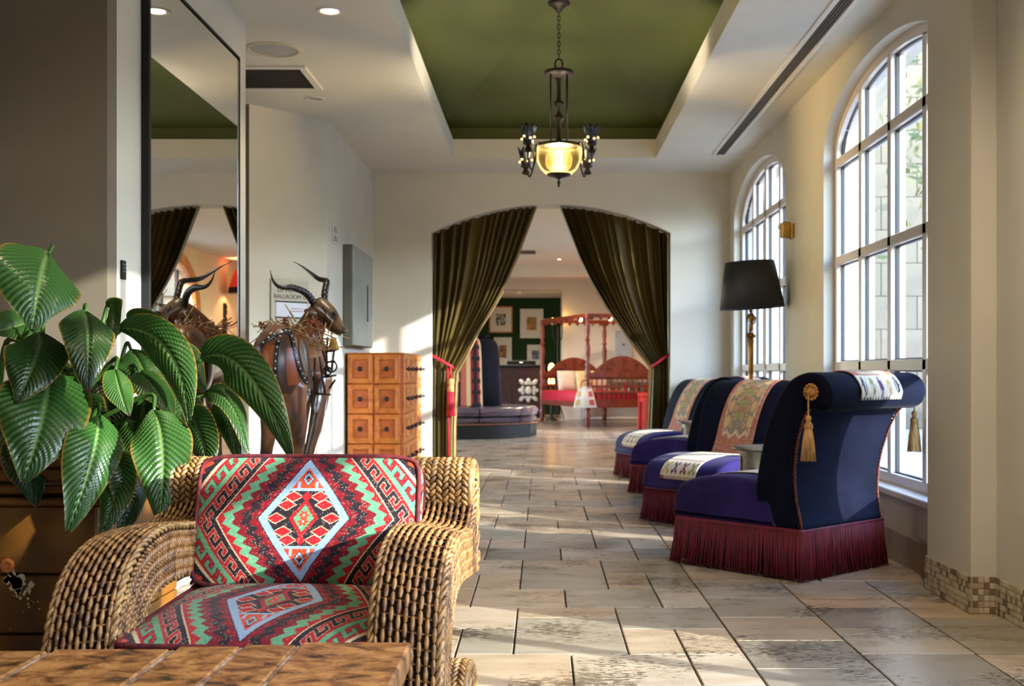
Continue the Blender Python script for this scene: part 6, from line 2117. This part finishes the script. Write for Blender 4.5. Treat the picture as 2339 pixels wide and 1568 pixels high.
bwp = pm('mono_print', (.02, .02, .02), (.42, .40, .38), 16, .5, thr=(.45, .55)); clp = pm('field_print', rgb(60, 84, 30), rgb(190, 120, 60), 9, .5); sep = pm('sepia_print', rgb(60, 38, 26), rgb(170, 120, 70), 10, .5); blp = pm('dusk_print', rgb(24, 22, 40), rgb(130, 120, 140), 12, .5)
PD = 26.86
picture(1117, 700, 1171, 761, PD, wf, bwp, 'oak framed monochrome print, upper left on the moss wall')
picture(1188, 706, 1241, 773, PD, wh, clp, 'tall white framed landscape print, upper right on the moss wall')
picture(1128, 771, 1169, 836, PD, wh, sep, 'white framed sepia print half hidden by the banquette column')
picture(1204, 788, 1242, 834, PD, wh, blp, 'white framed dark portrait print, lower right on the moss wall')
# candelabrum and glowing lamp
cd = thing('iron_candelabrum', 'tall wrought iron candelabrum with two glowing lights behind the daybed', 'candelabrum', (.32, 24.05, 0))
zt_ = 1 + (PY - 745) * 24.05 / F
m_ = MB(); m_.tube([(0, 0, .05), (0, 0, zt_)], .014, 8); m_.build('stem', M['iron'], cd)
for a in (0, 2.1, 4.2):
    m_ = MB(); m_.tube(catmull([Vector((0, 0, .35)), Vector((math.cos(a) * .08, math.sin(a) * .08, .2)), Vector((math.cos(a) * .13, math.sin(a) * .13, .02)), Vector((math.cos(a) * .13, math.sin(a) * .13, .005))], 5), .012, 6); m_.build('foot', M['iron'], cd, 'all')
for sx in (-1, 1):
    m_ = MB(); m_.tube(catmull([Vector((0, 0, zt_ - .35)), Vector((sx * .06, 0, zt_ - .3)), Vector((sx * .10, 0, zt_ - .15)), Vector((sx * .10, 0, zt_ + .02))], 6), .010, 6); ar = m_.build('arm', M['iron'], cd, 'all')
    m_ = MB(); m_.lathe([(.02, 0), (.04, .06), (.045, .08)], 12, Matrix.Translation((sx * .10, 0, zt_ + .02)), True, False); m_.build('cup', M['far_plaster'], ar, True)
    m_ = MB(); m_.ball((sx * .10, 0, zt_ + .12), .05, 12, 8); m_.build('bulb', emit('amber_bulb', (1, .60, .10), 12), ar, 'all')
gl_ = thing('column_lamp', 'slender glowing orange column lamp behind the left daybed post', 'lamp', (.19, 23.7, 0))
m_ = MB(); m_.lathe([(.12, 0), (.12, .03), (.03, .05), (.025, .72)], 18); m_.build('stand', M['iron'], gl_, True)
m_ = MB(); m_.lathe([(.05, .72), (.07, .78), (.055, .85), (.07, .92), (.055, .99), (.07, 1.06), (.05, 1.14), (.02, 1.17)], 18); m_.build('shade', emit('orange_glass', (1, .42, .08), 5), gl_, 'all')
# low bookcase with books behind the daybed
bkc = thing('low_bookcase', 'low white bookcase of books behind the daybed footboard', 'bookcase', (1.55, 23.95, 0))
for z in (.04, .42, .88):
    m_ = MB(); m_.box((0, 0, z), (1.4, .28, .04), .003); m_.build('shelf', M['far_plaster'], bkc)
for x in (-.69, .69):
    m_ = MB(); m_.box((x, 0, .45), (.03, .28, .86), .003); m_.build('side', M['far_plaster'], bkc)
br = random.Random(12); x = -.64; cols = [('red', (170, 40, 34)), ('cream', (214, 200, 170)), ('blue', (50, 70, 110)), ('brown', (110, 64, 40)), ('orange', (206, 110, 50)), ('green', (60, 90, 60)), ('white', (216, 214, 206))]
bmat = {n: pm('book_' + n, rgb(*c), rough=.6) for n, c in cols}
k = 0
seen = {}
while x < .60:
    w_ = br.uniform(.035, .06); h_ = br.uniform(.22, .34); n_, _ = cols[k % 7]
    seen[n_] = seen.get(n_, 0) + 1
    ordn = ['first', 'second', 'third', 'fourth', 'fifth'][seen[n_] - 1]
    r = thing('book', '%s %s book from the left in the low bookcase' % (ordn, n_), 'book', (1.55 + x + w_ / 2, 23.93, .44), 0, 'books in the low bookcase')
    m_ = MB(); m_.box((0, 0, h_ / 2), (w_, .18, h_), .003); m_.build('cover', bmat[n_], r)
    m_ = MB(); m_.box((0, .005, h_ / 2), (w_ - .008, .176, h_ + .0015)); m_.build('pages', M['lining'], r)
    x += w_ + .012; k += 1
# wall things in the lounge
o = thing('lounge_vent', 'small dark air vent in the lounge ceiling near the left curtain', 'air vent', (-.26, 19.1, ZC))
m_ = MB(); m_.box((0, 0, -.006), (.36, .62, .012), .003); m_.build('frame', M['white_trim'], o)
m_ = MB(); m_.box((0, 0, -.010), (.30, .56, .010)); m_.build('grille', M['grille'], o)
o = thing('grey_panel', 'pale blue grey panel on the white wall behind the daybed', 'panel', at(1424, 788, FY))
m_ = MB(); m_.box((0, -.02, 0), (.36, .04, .60), .006); m_.build('door', pm('pale_panel', rgb(170, 178, 190), rough=.5), o)
m_ = MB(); m_.ball((0, -.045, .0), .02, 8, 6); m_.build('latch', M['grey_side'], o)
for k, (x, y) in enumerate(((-1.15, 25.0), (-.55, 25.6), (-.5, 24.9))):
    downlight(x, y, 2.71, True, ['warm downlight in the niche soffit, leftmost', 'warm downlight in the niche soffit, deepest', 'warm downlight in the niche soffit, nearest the white wall'][k], 60, .06)
for (x, y, lab) in ((.3, 20.4, 'fill downlight added in the lounge ceiling above the daybed'), (-.6, 15.6, 'fill downlight added in the lounge ceiling in front of the banquette'), (1.0, 22.2, 'fill downlight added in the lounge ceiling above the low bookcase'), (.5, 13.6, 'fill downlight added in the lounge ceiling just past the curtains')):  # downlights added to brighten the lounge
    dl_ = downlight(x, y, ZC, True, lab, 60, .06)
    for c_ in dl_.children:
        if c_.type == 'LIGHT': c_.data.spot_size = math.radians(150)
# red sconce on the lounge's right wall, seen in the mirror
scn = thing('red_sconce', 'wrought iron wall sconce with a red and black shade reflected in the mirror', 'wall lamp', (FX1, 20.3, 2.35))
m_ = MB(); m_.lathe([(.26, 0), (.25, .10)], 28, Matrix.Translation((-.34, 0, .02)), False, False); m_.build('shade_band', M['black'], scn, 'all')
m_ = MB(); m_.lathe([(.25, .10), (.15, .40)], 28, Matrix.Translation((-.34, 0, .02)), False, False); m_.build('shade', emit('red_shade', (1, .06, .02), .10, rgb(190, 30, 24)), scn, 'all')
m_ = MB(); m_.tube(catmull([Vector((0, 0, -.5)), Vector((-.1, 0, -.55)), Vector((-.3, 0, -.4)), Vector((-.34, 0, 0)), Vector((-.34, 0, .3))], 6), .016, 6); m_.build('bracket', M['iron'], scn, 'all')
m_ = MB()
for k in range(9): m_.tube([(-.03 + .02 * math.cos(2 * math.pi * q / 10), .05 * math.sin(2 * math.pi * q / 10) * (k % 2) , -.2 - k * .11 + .05 * math.sin(2 * math.pi * q / 10 + .5)) for q in range(10)], .012, 5, closed=True)
m_.build('iron_drop', M['iron'], scn, 'all')
m_ = MB(); m_.box((-.012, 0, -.4), (.024, .14, .5), .006); m_.build('backplate', M['iron'], scn)
l = bpy.data.lights.new('sconce_light', 'POINT'); l.energy = 18; l.color = (1, .6, .3); l.shadow_soft_size = .06
lo = bpy.data.objects.new('sconce_light', l); COL.objects.link(lo); lo.parent = scn; lo.location = (-.34, 0, .2)
